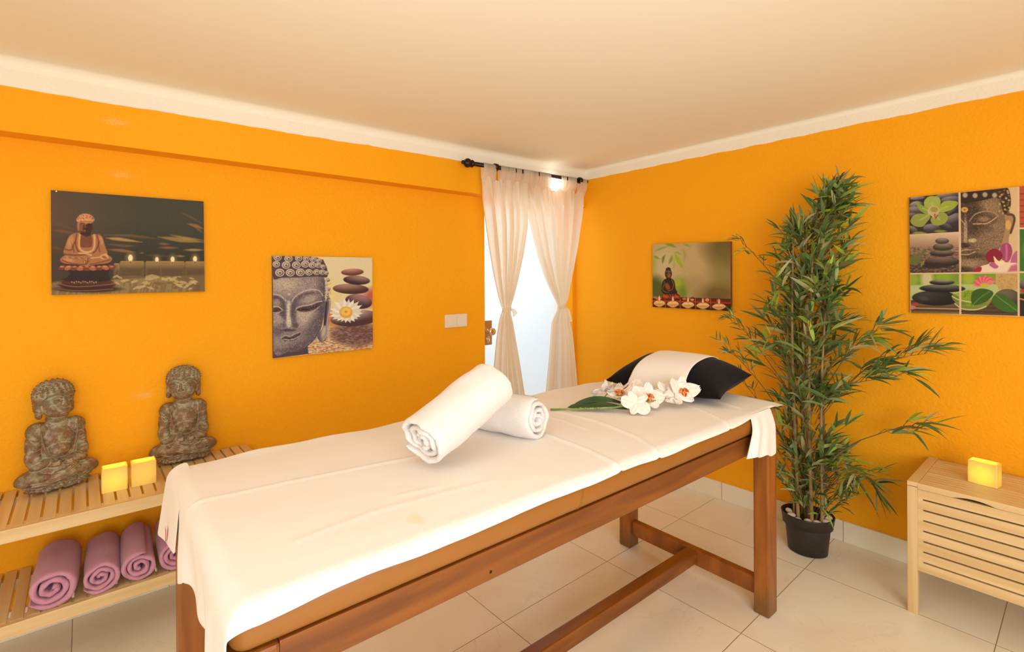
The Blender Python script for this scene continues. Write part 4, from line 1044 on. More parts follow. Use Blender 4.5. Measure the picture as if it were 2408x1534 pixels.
# ------------------------------------------------------------------ canvas prints
def homography(src, dst):
    A = []
    for (x, y), (u, v) in zip(src, dst):
        A.append([x, y, 1, 0, 0, 0, -u*x, -u*y, -u]); A.append([0, 0, 0, x, y, 1, -v*x, -v*y, -v])
    return np.linalg.svd(np.array(A, float))[2][-1].reshape(3, 3)
def vnoise(X, Y, s, seed=0):
    x, y = X/s, Y/s; xi, yi = np.floor(x).astype(int), np.floor(y).astype(int); fx, fy = x-xi, y-yi
    fx, fy = fx*fx*(3-2*fx), fy*fy*(3-2*fy)
    h = lambda a, b: ((np.sin(a*127.1+b*311.7+seed*74.7)*43758.5453) % 1.0)
    return (h(xi, yi)*(1-fx)+h(xi+1, yi)*fx)*(1-fy)+(h(xi, yi+1)*(1-fx)+h(xi+1, yi+1)*fx)*fy
class Print:
    def __init__(s, X, Y, bg): s.X, s.Y = X, Y; s.C = np.ones(X.shape+(3,))*np.array(bg, float); s.clip = np.ones(X.shape)
    def put(s, a, col):
        a = (np.clip(a, 0, 1)*s.clip)[..., None]; s.C = s.C*(1-a)+(np.array(col, float) if not isinstance(col, np.ndarray) else col)*a; return s
    def ell(s, cx, cy, rx, ry, col, soft=3, rot=0, al=1):
        c, q = math.cos(rot), math.sin(rot); x, y = s.X-cx, s.Y-cy; x, y = x*c+y*q, -x*q+y*c
        d = (1-np.sqrt((x/rx)**2+(y/ry)**2))*min(rx, ry); return s.put(np.clip(d/soft+.5, 0, 1)*al, col)
    def ball(s, cx, cy, rx, ry, c0, c1, lx=-.4, ly=-.6, soft=3, rot=0):
        """shaded pebble: c0 dark, c1 light"""
        c, q = math.cos(rot), math.sin(rot); x, y = s.X-cx, s.Y-cy; x, y = (x*c+y*q)/rx, (-x*q+y*c)/ry
        rr = np.sqrt(x*x+y*y); nz = np.sqrt(np.clip(1-rr*rr, 0, 1)); l = np.clip(lx*x+ly*y+.55*nz, 0, 1)**1.3
        col = np.array(c0, float)*(1-l[..., None])+np.array(c1, float)*l[..., None]
        return s.put(np.clip((1-rr)*min(rx, ry)/soft+.5, 0, 1), col)
    def poly(s, pts, col, soft=3, al=1):
        d = np.full(s.X.shape, 1e9); ins = np.zeros(s.X.shape, bool); n = len(pts)
        for i in range(n):
            (ax, ay), (bx, by) = pts[i], pts[(i+1) % n]; ex, ey = bx-ax, by-ay; wx, wy = s.X-ax, s.Y-ay
            t_ = np.clip((wx*ex+wy*ey)/(ex*ex+ey*ey+1e-9), 0, 1); d = np.minimum(d, np.hypot(wx-ex*t_, wy-ey*t_))
            cr = ((ay > s.Y) != (by > s.Y)) & (s.X < (bx-ax)*(s.Y-ay)/((by-ay) if by != ay else 1e-9)+ax); ins ^= cr
        return s.put(np.clip(np.where(ins, d, -d)/soft+.5, 0, 1)*al, col)
    def line(s, pts, w_, col, soft=3, al=1, taper=False):
        best = np.full(s.X.shape, -1e9); n = len(pts)-1
        for i in range(n):
            (ax, ay), (bx, by) = pts[i], pts[i+1]; ex, ey = bx-ax, by-ay; wx, wy = s.X-ax, s.Y-ay
            t_ = np.clip((wx*ex+wy*ey)/(ex*ex+ey*ey+1e-9), 0, 1); ww = w_
            if taper: ww = w_*np.sin(math.pi*np.clip((i+t_)/n, .04, .96))
            best = np.maximum(best, ww-np.hypot(wx-ex*t_, wy-ey*t_))
        return s.put(np.clip(best/soft+.5, 0, 1)*al, col)
    def curve(s, pts, *a, **k):
        P = [np.array(p, float) for p in pts]; out = []
        for i in range(len(P)-1):
            p0, p1, p2, p3 = P[max(i-1, 0)], P[i], P[i+1], P[min(i+2, len(P)-1)]
            for t_ in np.linspace(0, 1, 7)[:-1]:
                out.append(tuple(.5*((2*p1)+(-p0+p2)*t_+(2*p0-5*p1+4*p2-p3)*t_**2+(-p0+3*p1-3*p2+p3)*t_**3)))
        return s.line(out+[tuple(P[-1])], *a, **k)
    def grain(s, sc, amt, seed=0):
        s.C = s.C*(1+amt*(vnoise(s.X, s.Y, sc, seed)-.5)[..., None]); return s
def smooth(pts, n=6):
    P = [np.array(p, float) for p in pts]; m_ = len(P); out = []
    for i in range(m_):
        p0, p1, p2, p3 = P[i-1], P[i], P[(i+1) % m_], P[(i+2) % m_]
        for t_ in np.linspace(0, 1, n+1)[:-1]: out.append(tuple(.5*((2*p1)+(-p0+p2)*t_+(2*p0-5*p1+4*p2-p3)*t_**2+(-p0+3*p1-3*p2+p3)*t_**3)))
    return out

def art1(X, Y):
    p = Print(X, Y, (84, 68, 50))
    g = np.clip((X-500)/900, 0, 1)[..., None]; p.C = np.array((98, 72, 52))*(1-g)+np.array((70, 66, 50))*g
    p.C = p.C*(1-.25*np.clip((Y-500)/400, 0, 1)[..., None])
    for pts, w_, c, al in (([(515, 600), (650, 615), (770, 640)], 14, (140, 84, 50), .6), ([(515, 520), (640, 560), (760, 600)], 16, (110, 76, 50), .5), ([(515, 770), (620, 790)], 20, (120, 70, 44), .5),
        ([(1060, 680), (1180, 690), (1420, 722)], 16, (190, 140, 74), .95), ([(1040, 650), (1300, 655), (1600, 690)], 12, (124, 92, 56), .7), ([(1580, 670), (1800, 700), (2040, 722)], 22, (170, 128, 62), .85),
        ([(1700, 650), (1850, 680), (2040, 705)], 12, (190, 150, 76), .7), ([(1870, 540), (1960, 560), (2035, 590)], 16, (160, 112, 66), .8), ([(1800, 420), (1900, 470), (2030, 540)], 10, (120, 90, 58), .6), ([(1900, 530), (1990, 600), (2035, 630)], 9, (140, 100, 60), .6),
        ([(1580, 738), (1700, 742)], 12, (150, 112, 60), .7), ([(1590, 776), (1780, 780)], 12, (160, 100, 60), .75), ([(1840, 800), (2038, 800)], 12, (190, 150, 76), .8), ([(1060, 740), (1250, 760), (1360, 760)], 12, (130, 88, 54), .7),
        ([(1080, 795), (1220, 805), (1350, 822)], 16, (160, 104, 60), .8), ([(1400, 830), (1440, 830)], 11, (150, 98, 56), .7), ([(1760, 860), (1850, 864)], 11, (170, 124, 66), .8), ([(1450, 850), (1700, 862)], 10, (104, 74, 46), .7)):
        p.line(pts, w_, c, 14, al, True)
    for cx, x0, x1, yt in ((1305, 1198, 1445, 912), (1570, 1452, 1700, 914), (1727, 1600, 1850, 914), (1952, 1850, 2060, 916), (1170, 1135, 1200, 935)):
        p.poly([(x0, yt+10), (x0+15, yt), (x1-12, yt), (x1, yt+10), (x1-4, 1075), (x0+4, 1075)], (150, 116, 66), 10)
        p.poly([(x0, yt+60), (x1, yt+60), (x1, 1080), (x0, 1080)], (92, 70, 44), 60, .9)
        p.line([(x0+12, yt+3), (x1-12, yt+3)], 5, (180, 142, 84), 5, .8)
    for cx, cy, r in ((1305, 880, 24), (1570, 896, 18), (1727, 894, 20), (1952, 890, 20)):
        p.ell(cx, cy, r*2.2, r*2.6, (180, 130, 70), 30, 0, .5); p.ell(cx, cy, r, r*1.45, (255, 232, 180), 8); p.line([(cx, cy+r*1.2), (cx, cy+r*1.9)], 3, (50, 30, 16), 3)
    p.poly([(505, 1130), (620, 1110), (2060, 1050), (2060, 1230), (505, 1260)], (150, 122, 76), 26)
    p.put((vnoise(X*1.0+Y*.2, Y*.15, 14, 3) > .5)*np.clip((Y-1115)/60, 0, .35), (96, 74, 44))
    p.poly([(1700, 1060), (2060, 1040), (2060, 1230), (1900, 1200), (1800, 1110)], (92, 72, 46), 40, .5)
    rn = np.random.RandomState(4)
    for k in range(60):
        x, y = rn.uniform(1120, 2000), rn.uniform(1062, 1185); r = rn.uniform(14, 44)
        if y > 1130 and x < 1330: continue
        p.ell(x, y, r, r*.34, (206, 172, 116) if k % 3 else (128, 92, 54), 5, rn.uniform(-.5, .5), .75)
    p.poly([(1460, 1060), (1520, 1042), (1600, 1062), (1560, 1090), (1450, 1092)], (196, 164, 108), 8, .8)
    # base
    p.ell(880, 1190, 320, 34, (52, 32, 22), 16); p.ell(870, 1150, 285, 40, (62, 32, 24), 6); p.ell(870, 1118, 270, 30, (84, 46, 32), 6); p.ell(870, 1095, 240, 28, (40, 24, 18), 8)
    p.curve([(600, 1140), (730, 1165), (900, 1162), (1140, 1140)], 5, (150, 84, 54), 5); p.curve([(585, 1185), (720, 1205), (900, 1206), (1130, 1190)], 5, (140, 76, 50), 5)
    for k in range(12): p.ell(720+k*22, 1120+6*math.sin(k*2), 10, 6, (190, 130, 84), 4, k)
    p.poly([(680, 985), (1100, 985), (1080, 1040), (1110, 1100), (650, 1100), (700, 1040)], (46, 28, 20), 14)
    p.ell(870, 965, 282, 42, (70, 36, 24), 8)
    for k in range(9): x = 620+k*62; p.ell(x, 972+14*math.sin((x-600)/500*3.1), 40, 22, (176, 100, 66) if k % 2 else (120, 62, 40), 6, .1*(k-4)); p.ell(x, 966, 22, 9, (216, 148, 100), 5, 0, .7)
    SK, SH, HI = (176, 110, 68), (104, 56, 34), (220, 162, 108)
    p.poly(smooth([(600, 900), (650, 850), (760, 820), (980, 820), (1080, 850), (1122, 890), (1080, 930), (960, 945), (870, 962), (760, 945), (650, 935)]), SK, 6)
    p.poly(smooth([(700, 655), (790, 625), (860, 660), (950, 640), (1015, 665), (1050, 760), (1075, 840), (1000, 860), (880, 870), (760, 860), (640, 840), (655, 750)]), SK, 6)
    p.poly(smooth([(800, 655), (860, 668), (915, 655), (918, 760), (860, 775), (805, 760)]), (128, 68, 44), 8)
    p.curve([(800, 640), (790, 720), (800, 790), (870, 822), (935, 790), (945, 700), (940, 650)], 9, HI, 5); p.curve([(765, 640), (755, 730), (780, 810), (840, 840)], 5, SH, 5); p.curve([(970, 650), (985, 730), (960, 800), (930, 830)], 5, SH, 5)
    p.curve([(650, 790), (690, 800), (720, 790), (745, 720)], 6, SH, 6, .7); p.curve([(700, 700), (725, 760), (740, 820)], 6, SH, 6, .6); p.curve([(1000, 700), (985, 760), (1000, 820)], 6, SH, 6, .6)
    p.curve([(640, 840), (720, 850), (800, 850), (900, 840)], 7, SH, 6, .7); p.curve([(790, 830), (860, 836), (910, 850)], 8, HI, 5)
    for k in range(6): p.curve([(660+k*30, 868+k*3), (760+k*20, 880+k*6), (850, 900+k*9), (900, 860+k*8)], 4, SH if k % 2 else HI, 5, .7)
    p.curve([(910, 880), (1000, 870), (1060, 840), (1080, 880)], 6, HI, 5); p.ell(1040, 868, 40, 26, HI, 6); p.ell(1044, 872, 26, 14, SH, 6, .3, .6)
    p.curve([(620, 900), (720, 935), (860, 940), (880, 880)], 5, SH, 6, .8); p.curve([(900, 945), (990, 925), (1100, 900)], 5, SH, 6, .7); p.ell(690, 900, 50, 16, HI, 14, .2, .6)
    p.ell(700, 720, 26, 60, HI, 26, .3, .6); p.ell(1010, 700, 18, 50, HI, 20, -.3, .5)
    # head
    p.poly([(800, 580), (905, 580), (905, 655), (860, 668), (800, 640)], (60, 32, 22), 10); p.ell(852, 545, 72, 82, (112, 56, 36), 6)
    p.ell(800, 560, 34, 60, (176, 104, 70), 18, 0, .5); p.ell(878, 570, 44, 60, (52, 28, 20), 22, 0, .8)
    p.ell(782, 560, 10, 46, (190, 116, 80), 5); p.ell(853, 494, 92, 50, (194, 128, 78), 5); p.ell(853, 470, 66, 34, (224, 150, 102), 10)
    p.put(((vnoise(X, Y, 9, 7) > .62) & (((X-853)/92)**2+((Y-492)/48)**2 < 1))*.55, (130, 72, 46)); p.curve([(768, 508), (810, 500), (860, 500), (935, 500)], 5, (230, 160, 112), 4)
    p.curve([(806, 540), (830, 532), (848, 545)], 4, (50, 26, 18), 4); p.curve([(866, 545), (888, 536), (905, 544)], 4, (36, 20, 14), 4); p.line([(850, 545), (852, 572)], 5, (150, 84, 56), 5); p.curve([(832, 592), (850, 598), (866, 592)], 4, (60, 28, 20), 4); p.ell(846, 604, 9, 5, (180, 104, 72), 4)
    return p.grain(5, .10, 1)

def art2(X, Y):
    p = Print(X, Y, (238, 214, 168))
    p.put(np.clip((Y-500)/500, 0, 1)*.8, (240, 200, 130)); p.ell(1320, 660, 130, 90, (190, 70, 60), 90, -.5, .8); p.ell(830, 600, 60, 160, (250, 214, 120), 60, 0, .7); p.ell(860, 900, 70, 80, (226, 110, 60), 50, 0, .8); p.ell(900, 960, 120, 50, (200, 140, 80), 40, 0, .7)
    # water
    p.poly([(590, 1350), (600, 1230), (700, 1120), (830, 1010), (1330, 960), (1330, 1260), (600, 1330)], (206, 150, 110), 14)
    w_ = vnoise(X, Y*3.4, 26, 2)*.6+vnoise(X, Y*4.5, 12, 5)*.4; m_ = np.clip((Y-1000)/40, 0, 1)*(X > 560)
    p.put((w_ > .55)*m_*.75, (246, 220, 170)); p.put((w_ < .36)*m_*.6, (160, 84, 70))
    rr = np.clip(1-np.hypot((X-1130)/330, (Y-1090)/150), 0, 1); p.put(np.clip(rr*3, 0, 1)*.85, (104, 70, 66)); p.put((w_ > .58)*np.clip(rr*3, 0, .6), (176, 140, 130)); 
    # stones
    p.ball(1120, 905, 275, 92, (84, 54, 56), (206, 168, 160), -.3, -.9, 4, -.08); p.ball(1160, 715, 150, 82, (70, 46, 50), (176, 130, 124), .1, -.8, 4, .15)
    p.ball(1072, 572, 202, 58, (82, 50, 50), (182, 132, 112), -.3, -.8, 4, .04); p.ball(1138, 472, 150, 52, (66, 42, 48), (184, 140, 132), .2, -.7, 4, .06); p.ball(1090, 380, 126, 40, (112, 62, 54), (206, 146, 118), -.1, -.8, 4, -.03)
    # daisy
    cx, cy = 1018, 838
    for k in range(21):
        a = 2*math.pi*k/21+.1; L_ = 195-30*math.sin(a*1.0)*(math.sin(a) > 0)+10*math.sin(k*5); s_ = .86 if math.sin(a) > 0 else 1.0
        ex, ey = cx+math.cos(a)*L_, cy+math.sin(a)*L_*.82*s_
        p.line([(cx+math.cos(a)*50, cy+math.sin(a)*45), ((cx+ex)/2+8, (cy+ey)/2), (ex, ey)], 27, (250, 236, 214) if k % 2 else (238, 216, 192), 4, 1, True)
    p.ell(cx, cy, 74, 66, (236, 170, 60), 5); p.ell(cx, cy-8, 56, 46, (250, 200, 96), 20); p.ell(cx, cy-6, 16, 12, (214, 146, 50), 8)
    p.poly(smooth([(755, 232), (772, 262), (755, 292), (738, 262)]), (186, 58, 62), 3)
    # face
    F0 = (146, 124, 124)
    face = smooth([(205, 400), (400, 420), (640, 420), (760, 430), (790, 560), (786, 700), (770, 860), (745, 1000), (690, 1120), (600, 1215), (480, 1278), (380, 1285), (205, 1262)])
    p.poly([(205, 1230), (590, 1200), (598, 1312), (205, 1362)], (84, 66, 76), 5); p.poly(face, F0, 5)
    sh = lambda *a, **k: p.ell(*a, **k)
    old = p.clip; q = Print(X, Y, (0, 0, 0)); q.poly(face, (1, 1, 1), 5); p.clip = q.C[..., 0]
    sh(330, 520, 200, 90, (208, 186, 160), 120, 0, .9); sh(640, 540, 150, 90, (172, 150, 144), 90, 0, .6); sh(790, 760, 90, 420, (84, 68, 78), 80, 0, .8); sh(560, 880, 130, 110, (206, 186, 164), 110, .4, .9); sh(700, 1010, 110, 200, (98, 80, 88), 90, .5, .8)
    sh(250, 900, 60, 120, (188, 168, 152), 60, 0, .7); sh(500, 1240, 240, 60, (92, 74, 84), 60, -.2, .8); sh(300, 1190, 110, 56, (160, 140, 134), 60, 0, .7); sh(250, 1040, 70, 60, (92, 74, 84), 50, 0, .6)
    # sockets
    p.poly(smooth([(205, 650), (300, 680), (340, 760), (320, 900), (205, 760)]), (96, 78, 88), 26); p.poly(smooth([(430, 690), (520, 630), (640, 605), (740, 640), (760, 720), (600, 740), (470, 790), (410, 900), (400, 770)]), (104, 86, 94), 26)
    sh(610, 690, 110, 50, (186, 164, 150), 50, -.3, .9); sh(240, 730, 50, 40, (176, 154, 142), 36, .2, .8)
    p.curve([(410, 720), (450, 660), (540, 600), (640, 578), (720, 596), (760, 650)], 6, (210, 188, 164), 9); p.curve([(205, 632), (270, 645), (320, 680), (352, 716)], 6, (206, 184, 160), 9)
    # eyes
    p.poly(smooth([(455, 810), (540, 772), (640, 756), (745, 712), (700, 790), (600, 828), (500, 834)]), (84, 60, 64), 5); p.curve([(450, 815), (490, 775), (600, 758), (680, 725), (748, 712)], 6, (200, 178, 156), 6); p.curve([(455, 820), (540, 838), (640, 826), (720, 775)], 5, (190, 168, 150), 6); p.curve([(490, 806), (580, 806), (680, 770)], 8, (48, 32, 40), 6)
    p.poly(smooth([(205, 790), (260, 786), (304, 812), (260, 836), (205, 838)]), (70, 50, 56), 5); p.curve([(205, 776), (262, 776), (306, 808)], 7, (200, 178, 156), 5); p.curve([(205, 842), (262, 840), (304, 818)], 5, (190, 168, 150), 4)
    # nose
    p.poly(smooth([(350, 700), (410, 700), (402, 820), (410, 930), (486, 985), (470, 1030), (390, 1050), (300, 1030), (285, 990), (345, 930), (340, 820)]), (150, 130, 132), 12)
    p.poly(smooth([(362, 720), (392, 720), (388, 850), (404, 960), (380, 1008), (352, 960), (358, 850)]), (226, 208, 184), 16); sh(312, 990, 30, 30, (112, 94, 100), 18, 0, .9); sh(452, 985, 34, 30, (96, 78, 88), 18, 0, .9); sh(380, 1040, 70, 16, (70, 52, 62), 12, 0, .9); sh(438, 880, 26, 90, (92, 74, 84), 26, 0, .8); sh(332, 860, 12, 90, (92, 74, 84), 16, 0, .6)
    # mouth
    p.poly(smooth([(300, 1130), (350, 1108), (385, 1118), (430, 1100), (512, 1062), (480, 1130), (440, 1158), (370, 1166), (320, 1156)]), (92, 72, 80), 6); p.curve([(300, 1128), (345, 1100), (385, 1114), (440, 1086), (514, 1062)], 4, (196, 176, 158), 7); p.curve([(318, 1140), (380, 1152), (440, 1140), (490, 1108)], 5, (200, 180, 160), 7); p.curve([(310, 1132), (380, 1132), (450, 1122), (500, 1082)], 5, (44, 30, 38), 5)
    p.ell(380, 632, 17, 15, (206, 188, 166), 5); p.put((vnoise(X, Y, 7, 9) > .66)*.28, (74, 58, 68)); p.put((vnoise(X, Y, 10, 11) > .7)*.22, (222, 204, 180))
    p.clip = old
    # ear
    p.poly(smooth([(790, 700), (835, 670), (846, 760), (825, 900), (815, 1050), (790, 1150), (750, 1176), (710, 1150), (700, 1100), (760, 1000), (770, 850)]), (112, 94, 104), 5); p.curve([(838, 690), (832, 800), (812, 930), (806, 1080), (760, 1160)], 7, (182, 164, 158), 7); p.ell(770, 1060, 26, 78, (196, 178, 166), 26, .2); p.curve([(800, 730), (790, 860), (780, 980)], 10, (64, 46, 56), 6)
    # hair
    p.poly(smooth([(203, 195), (420, 198), (620, 204), (740, 232), (790, 300), (812, 380), (800, 440), (700, 430), (500, 440), (300, 445), (203, 448)]), (86, 66, 72), 6)
    cs = [(250, 212, 46), (372, 226, 46), (485, 222, 40), (572, 226, 38), (650, 236, 36), (715, 250, 30), (236, 290, 42), (345, 300, 48), (460, 300, 48), (560, 288, 46), (640, 300, 40), (705, 300, 34), (760, 318, 28), (276, 386, 52), (392, 386, 50), (505, 382, 50), (602, 382, 42), (688, 380, 38), (752, 380, 34), (802, 390, 26), (812, 470, 30), (816, 575, 32), (806, 650, 26), (800, 520, 20), (812, 620, 18)]
    for x, y, r in cs:
        p.ell(x, y, r, r*.86, (214, 192, 164), 4); p.ell(x+2, y+2, r*.74, r*.62, (92, 72, 76), 4); p.ell(x, y, r*.56, r*.46, (220, 198, 170), 4); p.ell(x+3, y+4, r*.30, r*.24, (110, 88, 90), 4)
    p.put(((X > 780) & (X < 850) & (Y > 430) & (Y < 720) & (vnoise(X, Y, 14, 4) > .6))*.8, (206, 184, 158))
    return p.grain(4, .06, 2)

def art3(X, Y):
    p = Print(X, Y, (188, 156, 98))
    p.ell(900, 500, 500, 420, (206, 172, 116), 380, 0, .8); p.ell(560, 560, 240, 300, (216, 186, 140), 240, 0, .8); p.ell(1640, 300, 380, 260, (112, 88, 40), 240, 0, .9); p.ell(1450, 1050, 300, 160, (110, 84, 38), 160, 0, .8); p.ell(1560, 640, 240, 360, (140, 122, 60), 200, 0, .6); p.ell(400, 1000, 200, 240, (84, 92, 36), 130, 0, .95); p.ell(860, 950, 130, 180, (150, 160, 50), 100, -.3, .8); p.ell(1100, 900, 200, 140, (180, 146, 94), 140, 0, .6); p.ell(400, 560, 60, 160, (176, 176, 80), 60, 0, .7)
    for pts, w_, c in (([(430, 350), (520, 310), (640, 270)], 16, (150, 160, 60)), ([(600, 240), (690, 250), (780, 290)], 26, (134, 146, 50)), ([(880, 235), (960, 255), (1010, 285)], 16, (156, 160, 70)), ([(590, 410), (560, 470), (548, 560)], 20, (110, 126, 44)), ([(710, 420), (690, 490), (650, 560)], 24, (136, 150, 46)), ([(745, 380), (800, 480), (890, 650)], 34, (170, 180, 30)), ([(740, 460), (740, 560), (730, 650)], 16, (176, 180, 90)), ([(880, 310), (920, 400), (900, 520)], 24, (170, 164, 84)), ([(400, 430), (450, 455), (510, 480)], 18, (140, 146, 60)), ([(740, 370), (800, 375), (850, 400)], 18, (160, 170, 60)), ([(400, 460), (410, 560), (400, 620)], 20, (170, 170, 80))):
        p.line(pts, w_, c, 20, .9, True)
    p.ell(800, 870, 50, 60, (176, 190, 40), 40, 0, .6); p.ell(880, 1040, 60, 110, (110, 128, 40), 60, 0, .7)
    # table of bamboo
    p.poly([(370, 1120), (860, 1110), (1690, 1140), (1690, 1360), (370, 1290)], (58, 26, 16), 6); p.poly([(370, 1150), (1690, 1190), (1690, 1225), (370, 1180)], (196, 58, 22), 10, .9); p.poly([(1000, 1130), (1690, 1145), (1690, 1185), (1000, 1165)], (104, 50, 28), 10, .9); p.poly([(370, 1215), (1690, 1245), (1690, 1260), (370, 1235)], (120, 44, 24), 8, .8)
    for x in (836, 1342, 590, 1090): p.line([(x, 1130), (x, 1300)], 8, (226, 84, 40), 6, .8); p.line([(x+12, 1130), (x+12, 1300)], 4, (40, 18, 12), 4, .8)
    for x, y, rx, ry, c in ((420, 1110, 38, 20, (150, 130, 80)), (478, 1128, 50, 24, (226, 110, 50)), (905, 1136, 36, 20, (226, 112, 44)), (1035, 1150, 30, 18, (240, 160, 84)), (1282, 1152, 34, 26, (246, 150, 84)), (1040, 1118, 26, 18, (120, 60, 36)), (1470, 1165, 34, 26, (220, 96, 40)), (980, 1130, 28, 20, (190, 90, 40))): p.ell(x, y, rx, ry, c, 6)
    # seated figure
    BR, HI = (50, 34, 22), (206, 112, 56)
    p.poly(smooth([(530, 1120), (560, 1040), (700, 1010), (800, 1050), (842, 1110), (800, 1140), (640, 1150), (550, 1148)]), (104, 40, 22), 6); p.poly(smooth([(560, 830), (610, 800), (700, 800), (742, 850), (760, 960), (790, 1030), (720, 1060), (570, 1050), (528, 990), (535, 900)]), BR, 5)
    p.ell(644, 720, 58, 84, (54, 40, 24), 5); p.ell(644, 650, 42, 36, (60, 46, 26), 5); p.ell(648, 735, 36, 50, (110, 78, 44), 12); p.ell(660, 740, 20, 40, (170, 96, 52), 16, 0, .7); p.poly([(610, 790), (690, 790), (690, 830), (610, 830)], (44, 30, 20), 8)
    p.curve([(604, 690), (640, 670), (684, 690)], 5, (150, 120, 70), 4); p.line([(612, 716), (632, 712)], 4, (40, 26, 16), 3); p.line([(655, 714), (675, 716)], 4, (40, 26, 16), 3); p.line([(640, 766), (668, 768)], 4, (190, 92, 60), 3)
    p.ell(628, 930, 36, 60, (190, 84, 40), 26, -.4, .8); p.curve([(700, 820), (726, 900), (700, 980), (640, 1000)], 6, (150, 92, 52), 5); p.curve([(575, 840), (572, 900), (545, 960), (570, 1010), (640, 1030)], 6, (120, 92, 60), 5)
    for k in range(5): p.curve([(560+k*50, 1060), (600+k*40, 1090), (620+k*45, 1120)], 5, (230, 96, 48), 5, .9)
    p.ell(590, 1098, 50, 24, (232, 88, 44), 14, .2, .8); p.ell(780, 1096, 44, 22, (222, 84, 44), 14, .3, .8)
    for cx, cy in ((490, 1210), (715, 1222), (965, 1236), (1212, 1250), (1478, 1268)):
        rx = 96+(cx-490)*.018
        p.poly(smooth([(cx-rx, cy-2), (cx-rx*.5, cy-44), (cx+rx*.5, cy-44), (cx+rx, cy-2), (cx+rx*.55, cy+38), (cx, cy+52), (cx-rx*.55, cy+38)]), (246, 196, 118), 5)
        p.ell(cx, cy+16, rx*.8, 18, (226, 140, 76), 18, 0, .8); p.ell(cx, cy-22, rx*.6, 14, (252, 220, 150), 12, 0, .8); p.ell(cx, cy+66, rx*.55, 9, (230, 140, 70), 8, 0, .9)
        p.ell(cx, cy-78, 26, 46, (236, 92, 40), 22, 0, .6); p.poly(smooth([(cx, cy-130), (cx+13, cy-86), (cx+10, cy-50), (cx-10, cy-50), (cx-13, cy-86)]), (255, 214, 170), 5)
    return p.grain(8, .05, 3)

